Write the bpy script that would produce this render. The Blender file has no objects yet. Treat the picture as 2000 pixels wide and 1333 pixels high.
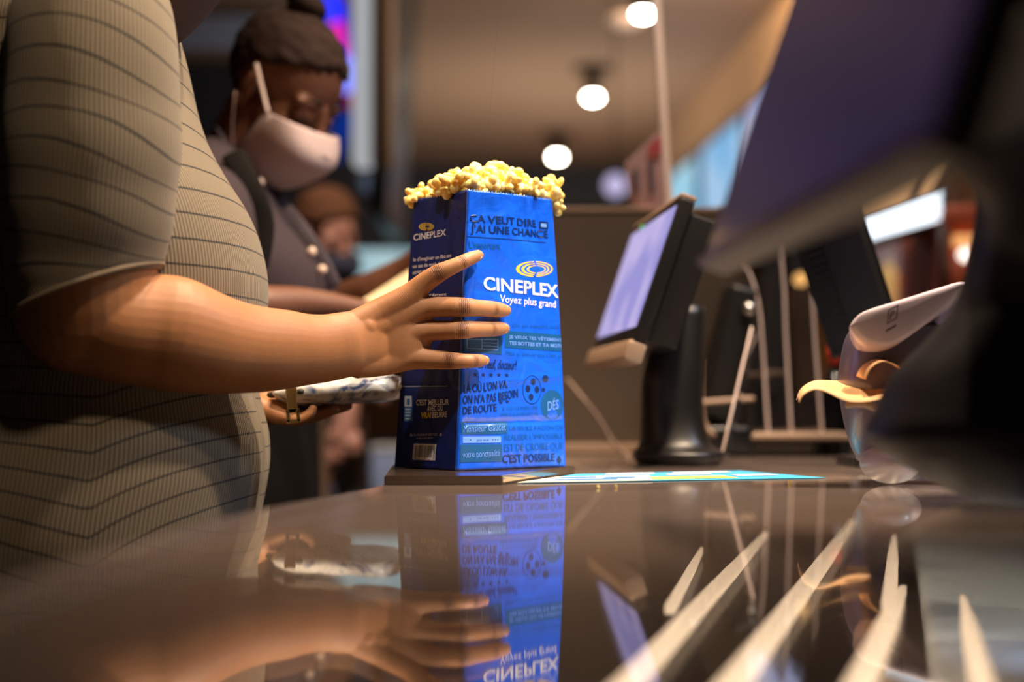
import bpy, bmesh, math, random
import numpy as np
from mathutils import Vector, Matrix, Euler, noise as mnoise

random.seed(7)
PI = math.pi
C = bpy.context.scene.collection
SC = bpy.context.scene

# ------------------------------------------------------------------ camera
F = 50.0 / 36.0 * 2000.0            # focal length in pixels of the 2000 x 1333 frame
CAM = Vector((0.0, 0.0, 0.085))     # the lens sits 8.5 cm above the glass counter (z = 0)
PITCH = math.atan((790 - 666.5) / F)
cd = bpy.data.cameras.new('camera')
cd.lens = 50.0; cd.sensor_width = 36.0; cd.sensor_fit = 'HORIZONTAL'
cd.clip_start = 0.02; cd.clip_end = 60
cd.dof.use_dof = True
cd.dof.focus_distance = 1.59
cd.dof.aperture_fstop = 1.6
cam = bpy.data.objects.new('camera', cd); C.objects.link(cam)
cam.location = CAM
cam.rotation_euler = (PI / 2 + PITCH, 0, 0)
SC.camera = cam
FWD = Vector((0, math.cos(PITCH), math.sin(PITCH)))
UP = Vector((0, -math.sin(PITCH), math.cos(PITCH)))
RIGHT = Vector((1, 0, 0))


def V(px, py, d):
    """the point measured at picture position (px, py) of the photograph, d metres away from the lens"""
    return CAM + d * (FWD + RIGHT * ((px - 1000) / F) + UP * ((666.5 - py) / F))


def proj(p):
    q = p - CAM
    d = q.dot(FWD)
    return 1000 + F * q.dot(RIGHT) / d, 666.5 - F * q.dot(UP) / d


# ------------------------------------------------------------------ view and light
SC.view_settings.view_transform = 'Standard'
SC.view_settings.look = 'None'
SC.view_settings.gamma = 1.0
SC.view_settings.use_curve_mapping = False
SC.view_settings.exposure = 0.0
SC.cycles.max_bounces = 10
SC.cycles.transparent_max_bounces = 16
SC.cycles.sample_clamp_indirect = 6.0
SC.cycles.caustics_reflective = False
SC.cycles.caustics_refractive = False

w = bpy.data.worlds.new('world'); SC.world = w
w.use_nodes = True
w.node_tree.nodes['Background'].inputs[0].default_value = (0.55, 0.47, 0.42, 1)
w.node_tree.nodes['Background'].inputs[1].default_value = 0.035


def spot(name, loc, aim, power, color, radius=0.03, angle=70, blend=0.6):
    l = bpy.data.lights.new(name, 'SPOT')
    l.energy = power; l.color = color; l.shadow_soft_size = radius
    l.spot_size = math.radians(angle); l.spot_blend = blend
    o = bpy.data.objects.new(name, l); C.objects.link(o)
    o.location = loc
    o.rotation_euler = (Vector(aim) - Vector(loc)).to_track_quat('-Z', 'Y').to_euler()
    return o


def area(name, loc, aim, power, color, sx, sy):
    l = bpy.data.lights.new(name, 'AREA')
    l.shape = 'RECTANGLE'; l.size = sx; l.size_y = sy
    l.energy = power; l.color = color
    o = bpy.data.objects.new(name, l); C.objects.link(o)
    o.location = loc
    o.rotation_euler = (Vector(aim) - Vector(loc)).to_track_quat('-Z', 'Y').to_euler()
    return o


WARM = (1.0, 0.74, 0.50)
NEUT = (1.0, 0.86, 0.72)
COOL = (0.72, 0.82, 1.0)
# ceiling downlights over the counter, and fill spots added among them
spot('downlight_or_fill', (0.55, 1.42, 1.74), (0.0, 1.60, 0.14), 190, WARM, 0.035, 60, 0.5)
spot('downlight_or_fill', (0.02, 1.90, 1.74), (-0.10, 1.58, 0.12), 110, WARM, 0.04, 70, 0.6)
spot('downlight_or_fill', (0.05, 0.75, 1.74), (-0.40, 1.36, 0.50), 75, WARM, 0.05, 27, 1.0)  # fill with a narrow cone, added to light the near sleeve alone
spot('added_accent', (0.85, 0.75, 1.74), (0.02, 1.66, 0.06), 260, (1.0, 0.92, 0.86), 0.03, 14, 1.0)  # narrow spot made up to brighten the lower bag front
spot('downlight_or_fill', (0.55, 1.75, 1.74), (0.35, 2.1, 0.05), 45, WARM, 0.05, 70, 0.6)
spot('downlight_or_fill', (0.30, 1.95, 1.74), (0.26, 2.5, 0.30), 40, NEUT, 0.05, 50, 0.7)  # fill added to brighten the pink notice
spot('downlight_or_fill', (-0.1, 2.9, 1.74), (-0.30, 2.3, 0.2), 14, WARM, 0.05, 70, 0.6)
spot('downlight_or_fill', (0.30, 2.15, 1.74), (-0.30, 2.22, 0.50), 34, WARM, 0.05, 22, 0.8)  # fill added for the worker's forehead and mask
spot('downlight_or_fill', (-0.2, 3.1, 1.74), (-0.46, 3.6, 0.15), 130, NEUT, 0.05, 60, 0.6)  # fill added so that the man at the back shows
spot('added_accent', (-0.28, 0.80, 1.74), (-0.11, 1.66, 0.20), 75, NEUT, 0.04, 15, 0.9)  # added to lift the navy side and its lettering
spot('added_accent', (0.02, 1.60, 1.74), (-0.035, 1.68, 0.35), 105, WARM, 0.03, 9, 0.7)  # added tight beam that brightens only the popcorn heap
spot('shelf_fill', (0.95, 3.15, 1.85), (1.05, 3.9, 0.30), 60, NEUT, 0.05, 50, 0.8)  # unseen spot added to brighten the back shelf
spot('wall_fill', (0.75, 5.6, 1.88), (1.15, 7.4, 1.45), 90, WARM, 0.08, 110, 0.9)  # added to brighten the tan wall, no fitting belongs to it
spot('cool_side_fill', (1.30, 1.55, 1.55), (0.1, 1.68, 0.1), 60, COOL, 0.12, 60, 0.8)  # added cool spot in place of the light from the screens
# cool fill added inside the glass case to brighten the tray
spot('case_fill', (0.52, 1.15, -0.02), (0.56, 1.30, -0.15), 3.0, COOL, 0.02, 150, 0.9)
# unseen area lights added behind the counter to brighten the ceiling
area('ceiling_fill', (0.75, 4.6, 0.75), (0.62, 5.4, 1.94), 25, NEUT, 1.2, 1.2)
area('ceiling_fill', (0.3, 8.2, 0.6), (0.2, 8.6, 1.94), 26, NEUT, 1.5, 1.5)

# ------------------------------------------------------------------ helpers: tags and objects
def tag(o, label=None, cat=None, group=None, kind=None):
    if label: o['label'] = label
    if cat: o['category'] = cat
    if group: o['group'] = group
    if kind: o['kind'] = kind
    return o


def empty(name, loc=(0, 0, 0)):
    o = bpy.data.objects.new(name, None); C.objects.link(o)
    o.location = loc; o.empty_display_size = 0.05
    return o


def setparent(o, parent):
    o.parent = parent
    o.matrix_parent_inverse = Matrix.Translation(-Vector(parent.location))
    return o


def link_mesh(name, me, mats, parent=None, smooth=True):
    if not isinstance(mats, (list, tuple)): mats = [mats]
    for m in mats: me.materials.append(m)
    if smooth:
        me.polygons.foreach_set('use_smooth', [True] * len(me.polygons))
    o = bpy.data.objects.new(name, me); C.objects.link(o)
    if parent is not None: setparent(o, parent)
    return o


def obj(name, bm, mats, parent=None, smooth=True, sharp=None):
    me = bpy.data.meshes.new(name)
    bmesh.ops.recalc_face_normals(bm, faces=bm.faces)
    bm.to_mesh(me); bm.free()
    o = link_mesh(name, me, mats, parent, smooth)
    if smooth and sharp is not None:
        try: me.set_sharp_from_angle(angle=math.radians(sharp))
        except Exception: pass
    return o


# ------------------------------------------------------------------ helpers: shapes
def add_box(bm, c, ax, ay, az, sx, sy, sz, bevel=0.0, seg=2):
    """box about centre c with its own axes ax, ay, az and full sizes"""
    ax, ay, az = Vector(ax).normalized(), Vector(ay).normalized(), Vector(az).normalized()
    r = bmesh.ops.create_cube(bm, size=1.0)
    vs = r['verts']
    for v in vs:
        p = v.co.copy()
        v.co = Vector(c) + ax * p.x * sx + ay * p.y * sy + az * p.z * sz
    if bevel > 0:
        es = list({e for v in vs for e in v.link_edges})
        bmesh.ops.bevel(bm, geom=es, offset=bevel, segments=seg, profile=0.6, affect='EDGES')


X3, Y3, Z3 = Vector((1, 0, 0)), Vector((0, 1, 0)), Vector((0, 0, 1))


def bx(bm, x0, x1, y0, y1, z0, z1, bevel=0.0, seg=2):
    add_box(bm, ((x0 + x1) / 2, (y0 + y1) / 2, (z0 + z1) / 2), X3, Y3, Z3, x1 - x0, y1 - y0, z1 - z0, bevel, seg)


def catmull(pts, n):
    """resample a list of tuples (any length) by a Catmull-Rom spline"""
    a = np.array([list(p) for p in pts], float)
    m = len(a)
    out = []
    for i in range(m - 1):
        p0, p1, p2, p3 = a[max(i - 1, 0)], a[i], a[i + 1], a[min(i + 2, m - 1)]
        for k in range(n):
            t = k / n
            out.append(0.5 * ((2 * p1) + (-p0 + p2) * t + (2 * p0 - 5 * p1 + 4 * p2 - p3) * t * t + (-p0 + 3 * p1 - 3 * p2 + p3) * t ** 3))
    out.append(a[-1])
    return np.array(out)


def rings_to_bm(bm, rings, cap0=True, cap1=True, closed=True):
    vr = [[bm.verts.new(p) for p in r] for r in rings]
    n = len(vr[0])
    for i in range(len(vr) - 1):
        for j in range(n if closed else n - 1):
            k = (j + 1) % n
            bm.faces.new((vr[i][j], vr[i][k], vr[i + 1][k], vr[i + 1][j]))
    if cap0: bm.faces.new(list(reversed(vr[0])))
    if cap1: bm.faces.new(vr[-1])
    return vr


def tube_rings(pts, radii, n=20, up=(0, 0, 1), dome=True, smooth=0):
    """rings along a path; each radius is r or (r_up, r_side); domed ends"""
    P = [Vector(p) for p in pts]
    R = [(r, r) if not isinstance(r, (tuple, list)) else tuple(r) for r in radii]
    if smooth:
        arr = catmull([tuple(p) + r for p, r in zip(P, R)], smooth)
        P = [Vector(a[:3]) for a in arr]; R = [(max(a[3], 1e-4), max(a[4], 1e-4)) for a in arr]
    rings = []
    m = len(P)
    T = []
    for i in range(m):
        t = P[min(i + 1, m - 1)] - P[max(i - 1, 0)]
        T.append(t.normalized())
    u0 = Vector(up)
    frames = []
    for i in range(m):
        u = u0 - T[i] * u0.dot(T[i])
        if u.length < 0.15:
            u = (frames[-1][0] if frames else Vector((0.3, 1, 0.2)))
            u = u - T[i] * u.dot(T[i])
        u.normalize()
        frames.append((u, T[i].cross(u)))
    def ring(c, f, ru, rs):
        return [c + f[0] * ru * math.cos(2 * PI * j / n) + f[1] * rs * math.sin(2 * PI * j / n) for j in range(n)]
    if dome:
        for k in range(4, 0, -1):
            a = k / 5 * PI / 2
            rr = min(R[0])
            rings.append(ring(P[0] - T[0] * rr * math.sin(a), frames[0], R[0][0] * math.cos(a), R[0][1] * math.cos(a)))
    for i in range(m):
        rings.append(ring(P[i], frames[i], *R[i]))
    if dome:
        for k in range(1, 5):
            a = k / 5 * PI / 2
            rr = min(R[-1])
            rings.append(ring(P[-1] + T[-1] * rr * math.sin(a), frames[-1], R[-1][0] * math.cos(a), R[-1][1] * math.cos(a)))
    return rings


def tube(bm, pts, radii, n=20, up=(0, 0, 1), dome=True, smooth=0):
    rings_to_bm(bm, tube_rings(pts, radii, n, up, dome, smooth))


def ell(bm, c, r, rot=None, seg=24, ring=16):
    res = bmesh.ops.create_uvsphere(bm, u_segments=seg, v_segments=ring, radius=1.0)
    M = rot if rot is not None else Matrix.Identity(3)
    for v in res['verts']:
        p = Vector((v.co.x * r[0], v.co.y * r[1], v.co.z * r[2]))
        v.co = Vector(c) + M @ p


def lathe(bm, c, prof, n=32, axis=Z3):
    """profile of (radius, height) turned about the axis through c"""
    az = Vector(axis).normalized()
    ax = az.orthogonal().normalized(); ay = az.cross(ax)
    rings = [[Vector(c) + az * h + (ax * math.cos(2 * PI * j / n) + ay * math.sin(2 * PI * j / n)) * max(r, 1e-4) for j in range(n)] for r, h in prof]
    rings_to_bm(bm, rings)


def sheet(bm, rows, thick=0.0, two=True):
    """grid of points -> surface, optionally given a thickness"""
    g = [[bm.verts.new(p) for p in r] for r in rows]
    fs = []
    for i in range(len(g) - 1):
        for j in range(len(g[0]) - 1):
            fs.append(bm.faces.new((g[i][j], g[i][j + 1], g[i + 1][j + 1], g[i + 1][j])))
    if thick:
        bm.normal_update()
        bmesh.ops.solidify(bm, geom=fs, thickness=thick)


def quad_sheet(bm, a, b, c, d, nu=8, nv=8, thick=0.002):
    """a-b bottom, d-c top"""
    rows = []
    for i in range(nv + 1):
        t = i / nv
        l = Vector(a).lerp(Vector(d), t); r = Vector(b).lerp(Vector(c), t)
        rows.append([l.lerp(r, j / nu) for j in range(nu + 1)])
    sheet(bm, rows, thick)


def superring(cx, cy, z, rx0, rx1, ry, n=64, p=2.3):
    """horizontal ring: reaches cx - rx0 .. cx + rx1 in x and cy +- ry in y"""
    out = []
    for j in range(n):
        a = 2 * PI * j / n
        ca, sa = math.cos(a), math.sin(a)
        x = math.copysign(abs(ca) ** (2 / p), ca); y = math.copysign(abs(sa) ** (2 / p), sa)
        out.append(Vector((cx + (rx1 if x > 0 else rx0) * x, cy + ry * y, z)))
    return out


def fuse(bm, voxel, smooth_it=4, smooth_f=0.5, name='body'):
    """one continuous skin over all the shapes in bm"""
    me = bpy.data.meshes.new(name + '_raw')
    bmesh.ops.recalc_face_normals(bm, faces=bm.faces)
    bm.to_mesh(me); bm.free()
    o = bpy.data.objects.new(name + '_raw', me); C.objects.link(o)
    r = o.modifiers.new('r', 'REMESH'); r.mode = 'VOXEL'; r.voxel_size = voxel
    if smooth_it:
        s = o.modifiers.new('s', 'SMOOTH'); s.factor = smooth_f; s.iterations = smooth_it
    dg = bpy.context.evaluated_depsgraph_get()
    out = bpy.data.meshes.new_from_object(o.evaluated_get(dg))
    bpy.data.objects.remove(o); bpy.data.meshes.remove(me)
    out.name = name
    return out


def text_mesh(body, bold=0.0, shear=0.0, space=1.0):
    """flat lettering as (verts, faces), x scaled to 0..1 over its width, y to 0..1 over the height of a capital"""
    cu = bpy.data.curves.new('t', 'FONT')
    cu.body = body; cu.size = 1.0; cu.offset = bold; cu.shear = shear; cu.space_character = space
    cu.resolution_u = 3; cu.fill_mode = 'FRONT'
    o = bpy.data.objects.new('t', cu); C.objects.link(o)
    dg = bpy.context.evaluated_depsgraph_get()
    me = bpy.data.meshes.new_from_object(o.evaluated_get(dg))
    vs = np.array([v.co[:] for v in me.vertices]); fs = [tuple(p.vertices) for p in me.polygons]
    bpy.data.objects.remove(o); bpy.data.curves.remove(cu); bpy.data.meshes.remove(me)
    if len(vs) == 0: return [], [], 1
    x0, x1 = vs[:, 0].min(), vs[:, 0].max()
    cap = 0.729
    return [((v[0] - x0) / (x1 - x0), v[1] / cap) for v in vs], fs, (x1 - x0) / cap


# ------------------------------------------------------------------ helpers: materials
def node(nt, kind, **kw):
    n = nt.nodes.new(kind)
    for k, v in kw.items():
        if k.startswith('i_'):
            n.inputs[k[2:].replace('_', ' ')].default_value = v
        else:
            setattr(n, k, v)
    return n


def lin(r, g, b):
    f = lambda c: (c / 255 / 12.92) if c / 255 <= 0.04045 else ((c / 255 + 0.055) / 1.055) ** 2.4
    return (f(r), f(g), f(b), 1)


def mat(name, col, rough=0.5, metal=0.0, spec=0.5, coat=0.0, vary=0.08, scale=40.0, bump=0.0, bump_scale=200.0, emit=None, estr=0.0, sss=0.0, coat_rough=0.05):
    """plain surface with a slight procedural variation of its colour and relief"""
    m = bpy.data.materials.new(name); m.use_nodes = True
    nt = m.node_tree; b = nt.nodes['Principled BSDF']
    col = tuple(col[:3]) + (1,)
    tc = node(nt, 'ShaderNodeTexCoord')
    if vary > 0:
        nz = node(nt, 'ShaderNodeTexNoise', i_Scale=scale, i_Detail=4.0)
        nt.links.new(tc.outputs['Object'], nz.inputs['Vector'])
        mr = node(nt, 'ShaderNodeMapRange'); mr.inputs[3].default_value = 1 - vary; mr.inputs[4].default_value = 1 + vary
        nt.links.new(nz.outputs['Fac'], mr.inputs[0])
        mx = node(nt, 'ShaderNodeMix', data_type='RGBA', blend_type='MULTIPLY'); mx.inputs[0].default_value = 1
        mx.inputs[6].default_value = col
        nt.links.new(mr.outputs[0], mx.inputs[7])
        nt.links.new(mx.outputs[2], b.inputs['Base Color'])
    else:
        b.inputs['Base Color'].default_value = col
    b.inputs['Roughness'].default_value = rough
    b.inputs['Metallic'].default_value = metal
    b.inputs['Specular IOR Level'].default_value = spec
    b.inputs['Coat Weight'].default_value = coat
    b.inputs['Coat Roughness'].default_value = coat_rough
    if sss:
        b.inputs['Subsurface Weight'].default_value = sss
        b.inputs['Subsurface Radius'].default_value = (0.012, 0.005, 0.003)
        b.inputs['Subsurface Scale'].default_value = 1.0
    if bump > 0:
        n2 = node(nt, 'ShaderNodeTexNoise', i_Scale=bump_scale, i_Detail=3.0)
        nt.links.new(tc.outputs['Object'], n2.inputs['Vector'])
        bp = node(nt, 'ShaderNodeBump', i_Strength=bump, i_Distance=0.002)
        nt.links.new(n2.outputs['Fac'], bp.inputs['Height'])
        nt.links.new(bp.outputs[0], b.inputs['Normal'])
    if emit is not None:
        b.inputs['Emission Color'].default_value = tuple(emit[:3]) + (1,)
        b.inputs['Emission Strength'].default_value = estr
    return m


def glass_mat(name, f0=0.04, tint=(1, 1, 1), rough=0.0, haze=0.0, haze_col=(0.8, 0.8, 0.85), power=5.0):
    """thin clear sheet: sees straight through, mirrors more the flatter the view"""
    m = bpy.data.materials.new(name); m.use_nodes = True
    nt = m.node_tree; nt.nodes.clear()
    out = node(nt, 'ShaderNodeOutputMaterial')
    tr = node(nt, 'ShaderNodeBsdfTransparent'); tr.inputs[0].default_value = tuple(tint) + (1,)
    gl = node(nt, 'ShaderNodeBsdfGlossy'); gl.inputs['Roughness'].default_value = rough
    geo = node(nt, 'ShaderNodeNewGeometry')
    dot = node(nt, 'ShaderNodeVectorMath', operation='DOT_PRODUCT')
    nt.links.new(geo.outputs['Incoming'], dot.inputs[0]); nt.links.new(geo.outputs['Normal'], dot.inputs[1])
    ab = node(nt, 'ShaderNodeMath', operation='ABSOLUTE'); nt.links.new(dot.outputs['Value'], ab.inputs[0])
    inv = node(nt, 'ShaderNodeMath', operation='SUBTRACT'); inv.inputs[0].default_value = 1.0; nt.links.new(ab.outputs[0], inv.inputs[1])
    pw = node(nt, 'ShaderNodeMath', operation='POWER'); pw.inputs[1].default_value = power; nt.links.new(inv.outputs[0], pw.inputs[0])
    mr = node(nt, 'ShaderNodeMapRange'); mr.inputs[3].default_value = f0; nt.links.new(pw.outputs[0], mr.inputs[0])
    mix = node(nt, 'ShaderNodeMixShader')
    nt.links.new(mr.outputs[0], mix.inputs[0]); nt.links.new(tr.outputs[0], mix.inputs[1]); nt.links.new(gl.outputs[0], mix.inputs[2])
    last = mix
    if haze:
        df = node(nt, 'ShaderNodeBsdfDiffuse'); df.inputs[0].default_value = tuple(haze_col) + (1,)
        mh = node(nt, 'ShaderNodeMixShader'); mh.inputs[0].default_value = haze
        nt.links.new(mix.outputs[0], mh.inputs[1]); nt.links.new(df.outputs[0], mh.inputs[2])
        last = mh
    nt.links.new(last.outputs[0], out.inputs[0])
    return m


def emit_mat(name, col, strength, col2=None, scale=6.0, detail=1.0):
    """a lamp or lit screen, optionally with soft patches of a second colour"""
    m = bpy.data.materials.new(name); m.use_nodes = True
    nt = m.node_tree; nt.nodes.clear()
    out = node(nt, 'ShaderNodeOutputMaterial'); e = node(nt, 'ShaderNodeEmission')
    e.inputs[0].default_value = tuple(col[:3]) + (1,); e.inputs[1].default_value = strength
    if col2 is not None:
        tc = node(nt, 'ShaderNodeTexCoord'); nz = node(nt, 'ShaderNodeTexNoise', i_Scale=scale, i_Detail=detail)
        nt.links.new(tc.outputs['Object'], nz.inputs['Vector'])
        cr = node(nt, 'ShaderNodeValToRGB')
        cr.color_ramp.elements[0].position = 0.4; cr.color_ramp.elements[1].position = 0.6
        cr.color_ramp.elements[0].color = tuple(col[:3]) + (1,); cr.color_ramp.elements[1].color = tuple(col2[:3]) + (1,)
        nt.links.new(nz.outputs['Fac'], cr.inputs[0]); nt.links.new(cr.outputs[0], e.inputs[0])
    nt.links.new(e.outputs[0], out.inputs[0])
    return m


def skin_mat(name, col, crease=True, rough=0.45):
    m = bpy.data.materials.new(name); m.use_nodes = True
    nt = m.node_tree; b = nt.nodes['Principled BSDF']
    tc = node(nt, 'ShaderNodeTexCoord')
    nz = node(nt, 'ShaderNodeTexNoise', i_Scale=45.0, i_Detail=6.0, i_Roughness=0.65)
    nt.links.new(tc.outputs['Object'], nz.inputs['Vector'])
    mr = node(nt, 'ShaderNodeMapRange'); mr.inputs[3].default_value = 0.86; mr.inputs[4].default_value = 1.14
    nt.links.new(nz.outputs['Fac'], mr.inputs[0])
    mx = node(nt, 'ShaderNodeMix', data_type='RGBA', blend_type='MULTIPLY'); mx.inputs[0].default_value = 1
    mx.inputs[6].default_value = tuple(col[:3]) + (1,)
    nt.links.new(mr.outputs[0], mx.inputs[7])
    last = mx.outputs[2]
    pores = node(nt, 'ShaderNodeTexVoronoi', i_Scale=900.0)
    nt.links.new(tc.outputs['Object'], pores.inputs['Vector'])
    bp = node(nt, 'ShaderNodeBump', i_Strength=0.12, i_Distance=0.0006)
    nt.links.new(pores.outputs['Distance'], bp.inputs['Height'])
    nrm = bp.outputs[0]
    if crease:
        at = node(nt, 'ShaderNodeAttribute', attribute_name='crease')
        sep = node(nt, 'ShaderNodeSeparateXYZ'); nt.links.new(at.outputs['Vector'], sep.inputs[0])
        n3 = node(nt, 'ShaderNodeTexNoise', i_Scale=260.0, i_Detail=2.0)
        nt.links.new(tc.outputs['Object'], n3.inputs['Vector'])
        ad = node(nt, 'ShaderNodeMath', operation='MULTIPLY_ADD'); ad.inputs[1].default_value = 0.0022
        nt.links.new(n3.outputs['Fac'], ad.inputs[0]); nt.links.new(sep.outputs['X'], ad.inputs[2])
        fr = node(nt, 'ShaderNodeMath', operation='MULTIPLY'); fr.inputs[1].default_value = 2 * PI / 0.0021
        nt.links.new(ad.outputs[0], fr.inputs[0])
        sn = node(nt, 'ShaderNodeMath', operation='SINE'); nt.links.new(fr.outputs[0], sn.inputs[0])
        s2 = node(nt, 'ShaderNodeMapRange'); s2.inputs[1].default_value = 0.2; s2.inputs[2].default_value = 1.0
        nt.links.new(sn.outputs[0], s2.inputs[0])
        ht = node(nt, 'ShaderNodeMath', operation='MULTIPLY')
        nt.links.new(s2.outputs[0], ht.inputs[0]); nt.links.new(sep.outputs['Y'], ht.inputs[1])
        b2 = node(nt, 'ShaderNodeBump', i_Strength=0.7, i_Distance=0.0012, invert=True)
        nt.links.new(ht.outputs[0], b2.inputs['Height']); nt.links.new(nrm, b2.inputs['Normal'])
        nrm = b2.outputs[0]
        # the skin over the knuckles and in their creases is a darker brown
        f1 = node(nt, 'ShaderNodeMath', operation='MULTIPLY'); f1.inputs[1].default_value = 0.62
        nt.links.new(sep.outputs['Y'], f1.inputs[0])
        f2 = node(nt, 'ShaderNodeMath', operation='MULTIPLY_ADD'); f2.inputs[1].default_value = 0.45
        nt.links.new(ht.outputs[0], f2.inputs[0]); nt.links.new(f1.outputs[0], f2.inputs[2])
        m2 = node(nt, 'ShaderNodeMix', data_type='RGBA')
        m2.inputs[7].default_value = (col[0] * 0.3, col[1] * 0.22, col[2] * 0.22, 1)
        nt.links.new(f2.outputs[0], m2.inputs[0]); nt.links.new(last, m2.inputs[6])
        last = m2.outputs[2]
    nt.links.new(last, b.inputs['Base Color'])
    nt.links.new(nrm, b.inputs['Normal'])
    b.inputs['Roughness'].default_value = rough
    b.inputs['Specular IOR Level'].default_value = 0.35
    b.inputs['Subsurface Weight'].default_value = 0.15
    b.inputs['Subsurface Radius'].default_value = (0.010, 0.004, 0.002)
    b.inputs['Subsurface Scale'].default_value = 1.0
    return m


def dress_mat(name):
    """ribbed taupe knit with thin black stripes; u = metres round the body, v = metres along it"""
    m = bpy.data.materials.new(name); m.use_nodes = True
    nt = m.node_tree; b = nt.nodes['Principled BSDF']
    uv = node(nt, 'ShaderNodeUVMap'); sep = node(nt, 'ShaderNodeSeparateXYZ')
    nt.links.new(uv.outputs[0], sep.inputs[0])
    def math_(op, a, bb=None, c=None):
        n = node(nt, 'ShaderNodeMath', operation=op)
        for i, x in enumerate((a, bb, c)):
            if x is None: continue
            if isinstance(x, (int, float)): n.inputs[i].default_value = x
            else: nt.links.new(x, n.inputs[i])
        return n.outputs[0]
    tc = node(nt, 'ShaderNodeTexCoord')
    nz = node(nt, 'ShaderNodeTexNoise', i_Scale=30.0, i_Detail=5.0); nt.links.new(tc.outputs['Object'], nz.inputs['Vector'])
    jit = math_('MULTIPLY_ADD', nz.outputs['Fac'], 0.0016, sep.outputs['Y'])
    st = math_('FRACT', math_('DIVIDE', jit, 0.0275))
    d = math_('ABSOLUTE', math_('SUBTRACT', st, 0.5))
    line = node(nt, 'ShaderNodeMapRange'); line.inputs[1].default_value = 0.050; line.inputs[2].default_value = 0.034
    nt.links.new(d, line.inputs[0])
    rib = math_('SINE', math_('MULTIPLY', sep.outputs['X'], 2 * PI / 0.0047))
    ribh = math_('POWER', math_('MULTIPLY_ADD', rib, 0.5, 0.5), 0.6)
    knit = math_('SINE', math_('MULTIPLY', sep.outputs['Y'], 2 * PI / 0.0013))
    hgt = math_('MULTIPLY_ADD', knit, 0.06, ribh)
    bp = node(nt, 'ShaderNodeBump', i_Strength=0.55, i_Distance=0.0012); nt.links.new(hgt, bp.inputs['Height'])
    cr = node(nt, 'ShaderNodeMix', data_type='RGBA'); cr.inputs[6].default_value = lin(58, 51, 41); cr.inputs[7].default_value = lin(132, 119, 97)  # grooves between the ribs darker: their shade is put into the colour
    nt.links.new(ribh, cr.inputs[0])
    fin = node(nt, 'ShaderNodeMix', data_type='RGBA'); fin.inputs[7].default_value = lin(22, 18, 16)
    nt.links.new(line.outputs[0], fin.inputs[0]); nt.links.new(cr.outputs[2], fin.inputs[6])
    nt.links.new(fin.outputs[2], b.inputs['Base Color']); nt.links.new(bp.outputs[0], b.inputs['Normal'])
    b.inputs['Roughness'].default_value = 0.85
    b.inputs['Sheen Weight'].default_value = 0.15
    return m


def paper_mat(name, col, rough=0.28, wr=0.5, spec=0.6, coat=0.6):
    """waxed bag paper with fine crumples and a glossy skin"""
    m = mat(name, col, rough=rough, vary=0.10, scale=14.0, spec=spec, coat=coat, coat_rough=0.26)
    nt = m.node_tree; b = nt.nodes['Principled BSDF']
    tc = node(nt, 'ShaderNodeTexCoord')
    n1 = node(nt, 'ShaderNodeTexNoise', i_Scale=22.0, i_Detail=3.0, i_Distortion=1.2)
    nt.links.new(tc.outputs['Object'], n1.inputs['Vector'])
    v1 = node(nt, 'ShaderNodeTexVoronoi', i_Scale=17.0, feature='DISTANCE_TO_EDGE')
    nt.links.new(n1.outputs['Color'], v1.inputs['Vector'])
    ad = node(nt, 'ShaderNodeMath', operation='ADD')
    nt.links.new(n1.outputs['Fac'], ad.inputs[0])
    bp = node(nt, 'ShaderNodeBump', i_Strength=wr, i_Distance=0.006)
    nt.links.new(ad.outputs[0], bp.inputs['Height'])
    nt.links.new(bp.outputs[0], b.inputs['Normal']); nt.links.new(bp.outputs[0], b.inputs['Coat Normal'])
    return m

# ------------------------------------------------------------------ materials of the place
M = {}
M['ceiling'] = mat('ceiling_paint', lin(150, 122, 98), 0.9, vary=0.05, scale=3)
M['wall_tan'] = mat('tan_paint', lin(205, 165, 120), 0.85, vary=0.05, scale=3)
M['wall_dark'] = mat('dark_slate_paint', lin(42, 46, 54), 0.7, vary=0.15, scale=2)
M['floor'] = mat('floor_tile', lin(70, 62, 58), 0.4, vary=0.15, scale=4)
M['counter_glass'] = glass_mat('counter_glass', f0=0.08, tint=(0.93, 0.94, 0.93), rough=0.03, haze=0.11, haze_col=(0.50, 0.38, 0.32), power=5.0)  # haze: smudged glass plus a brown veil of light put into the colour
M['case_inside'] = mat('brown_case_lining', lin(190, 150, 130), 0.8, vary=0.10, scale=8)
M['case_panel'] = mat('dark_wood_panel', lin(70, 52, 42), 0.5, vary=0.15, scale=12)
M['steel'] = mat('brushed_steel', lin(200, 196, 190), 0.25, metal=1.0, vary=0.05, scale=60)
M['strip'] = emit_mat('warm_strip_light', lin(255, 216, 178), 4.8)
M['partition'] = mat('brown_laminate', lin(84, 69, 55), 0.55, vary=0.08, scale=10)
M['edge_cap'] = mat('taupe_edge_band', lin(160, 132, 110), 0.5)
M['acrylic'] = glass_mat('clear_acrylic', f0=0.04, rough=0.0, haze=0.03)
M['guard'] = glass_mat('large_acrylic_guard', f0=0.05, rough=0.02, haze=0.04, haze_col=(0.75, 0.66, 0.72))  # diffuse haze stands in for the veil of bright reflections
M['acrylic_edge'] = mat('polished_acrylic_edge', lin(245, 220, 210), 0.3, vary=0.05)
M['black_plastic'] = mat('black_plastic', lin(24, 22, 22), 0.38, vary=0.1, bump=0.05, bump_scale=900)
M['black_gloss'] = mat('glossy_black_plastic', lin(14, 13, 14), 0.15, vary=0.1, coat=0.3)
M['bezel_tan'] = mat('taupe_plastic', lin(176, 146, 122), 0.45)
M['white_plastic'] = mat('white_plastic', lin(225, 222, 222), 0.35)


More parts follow.
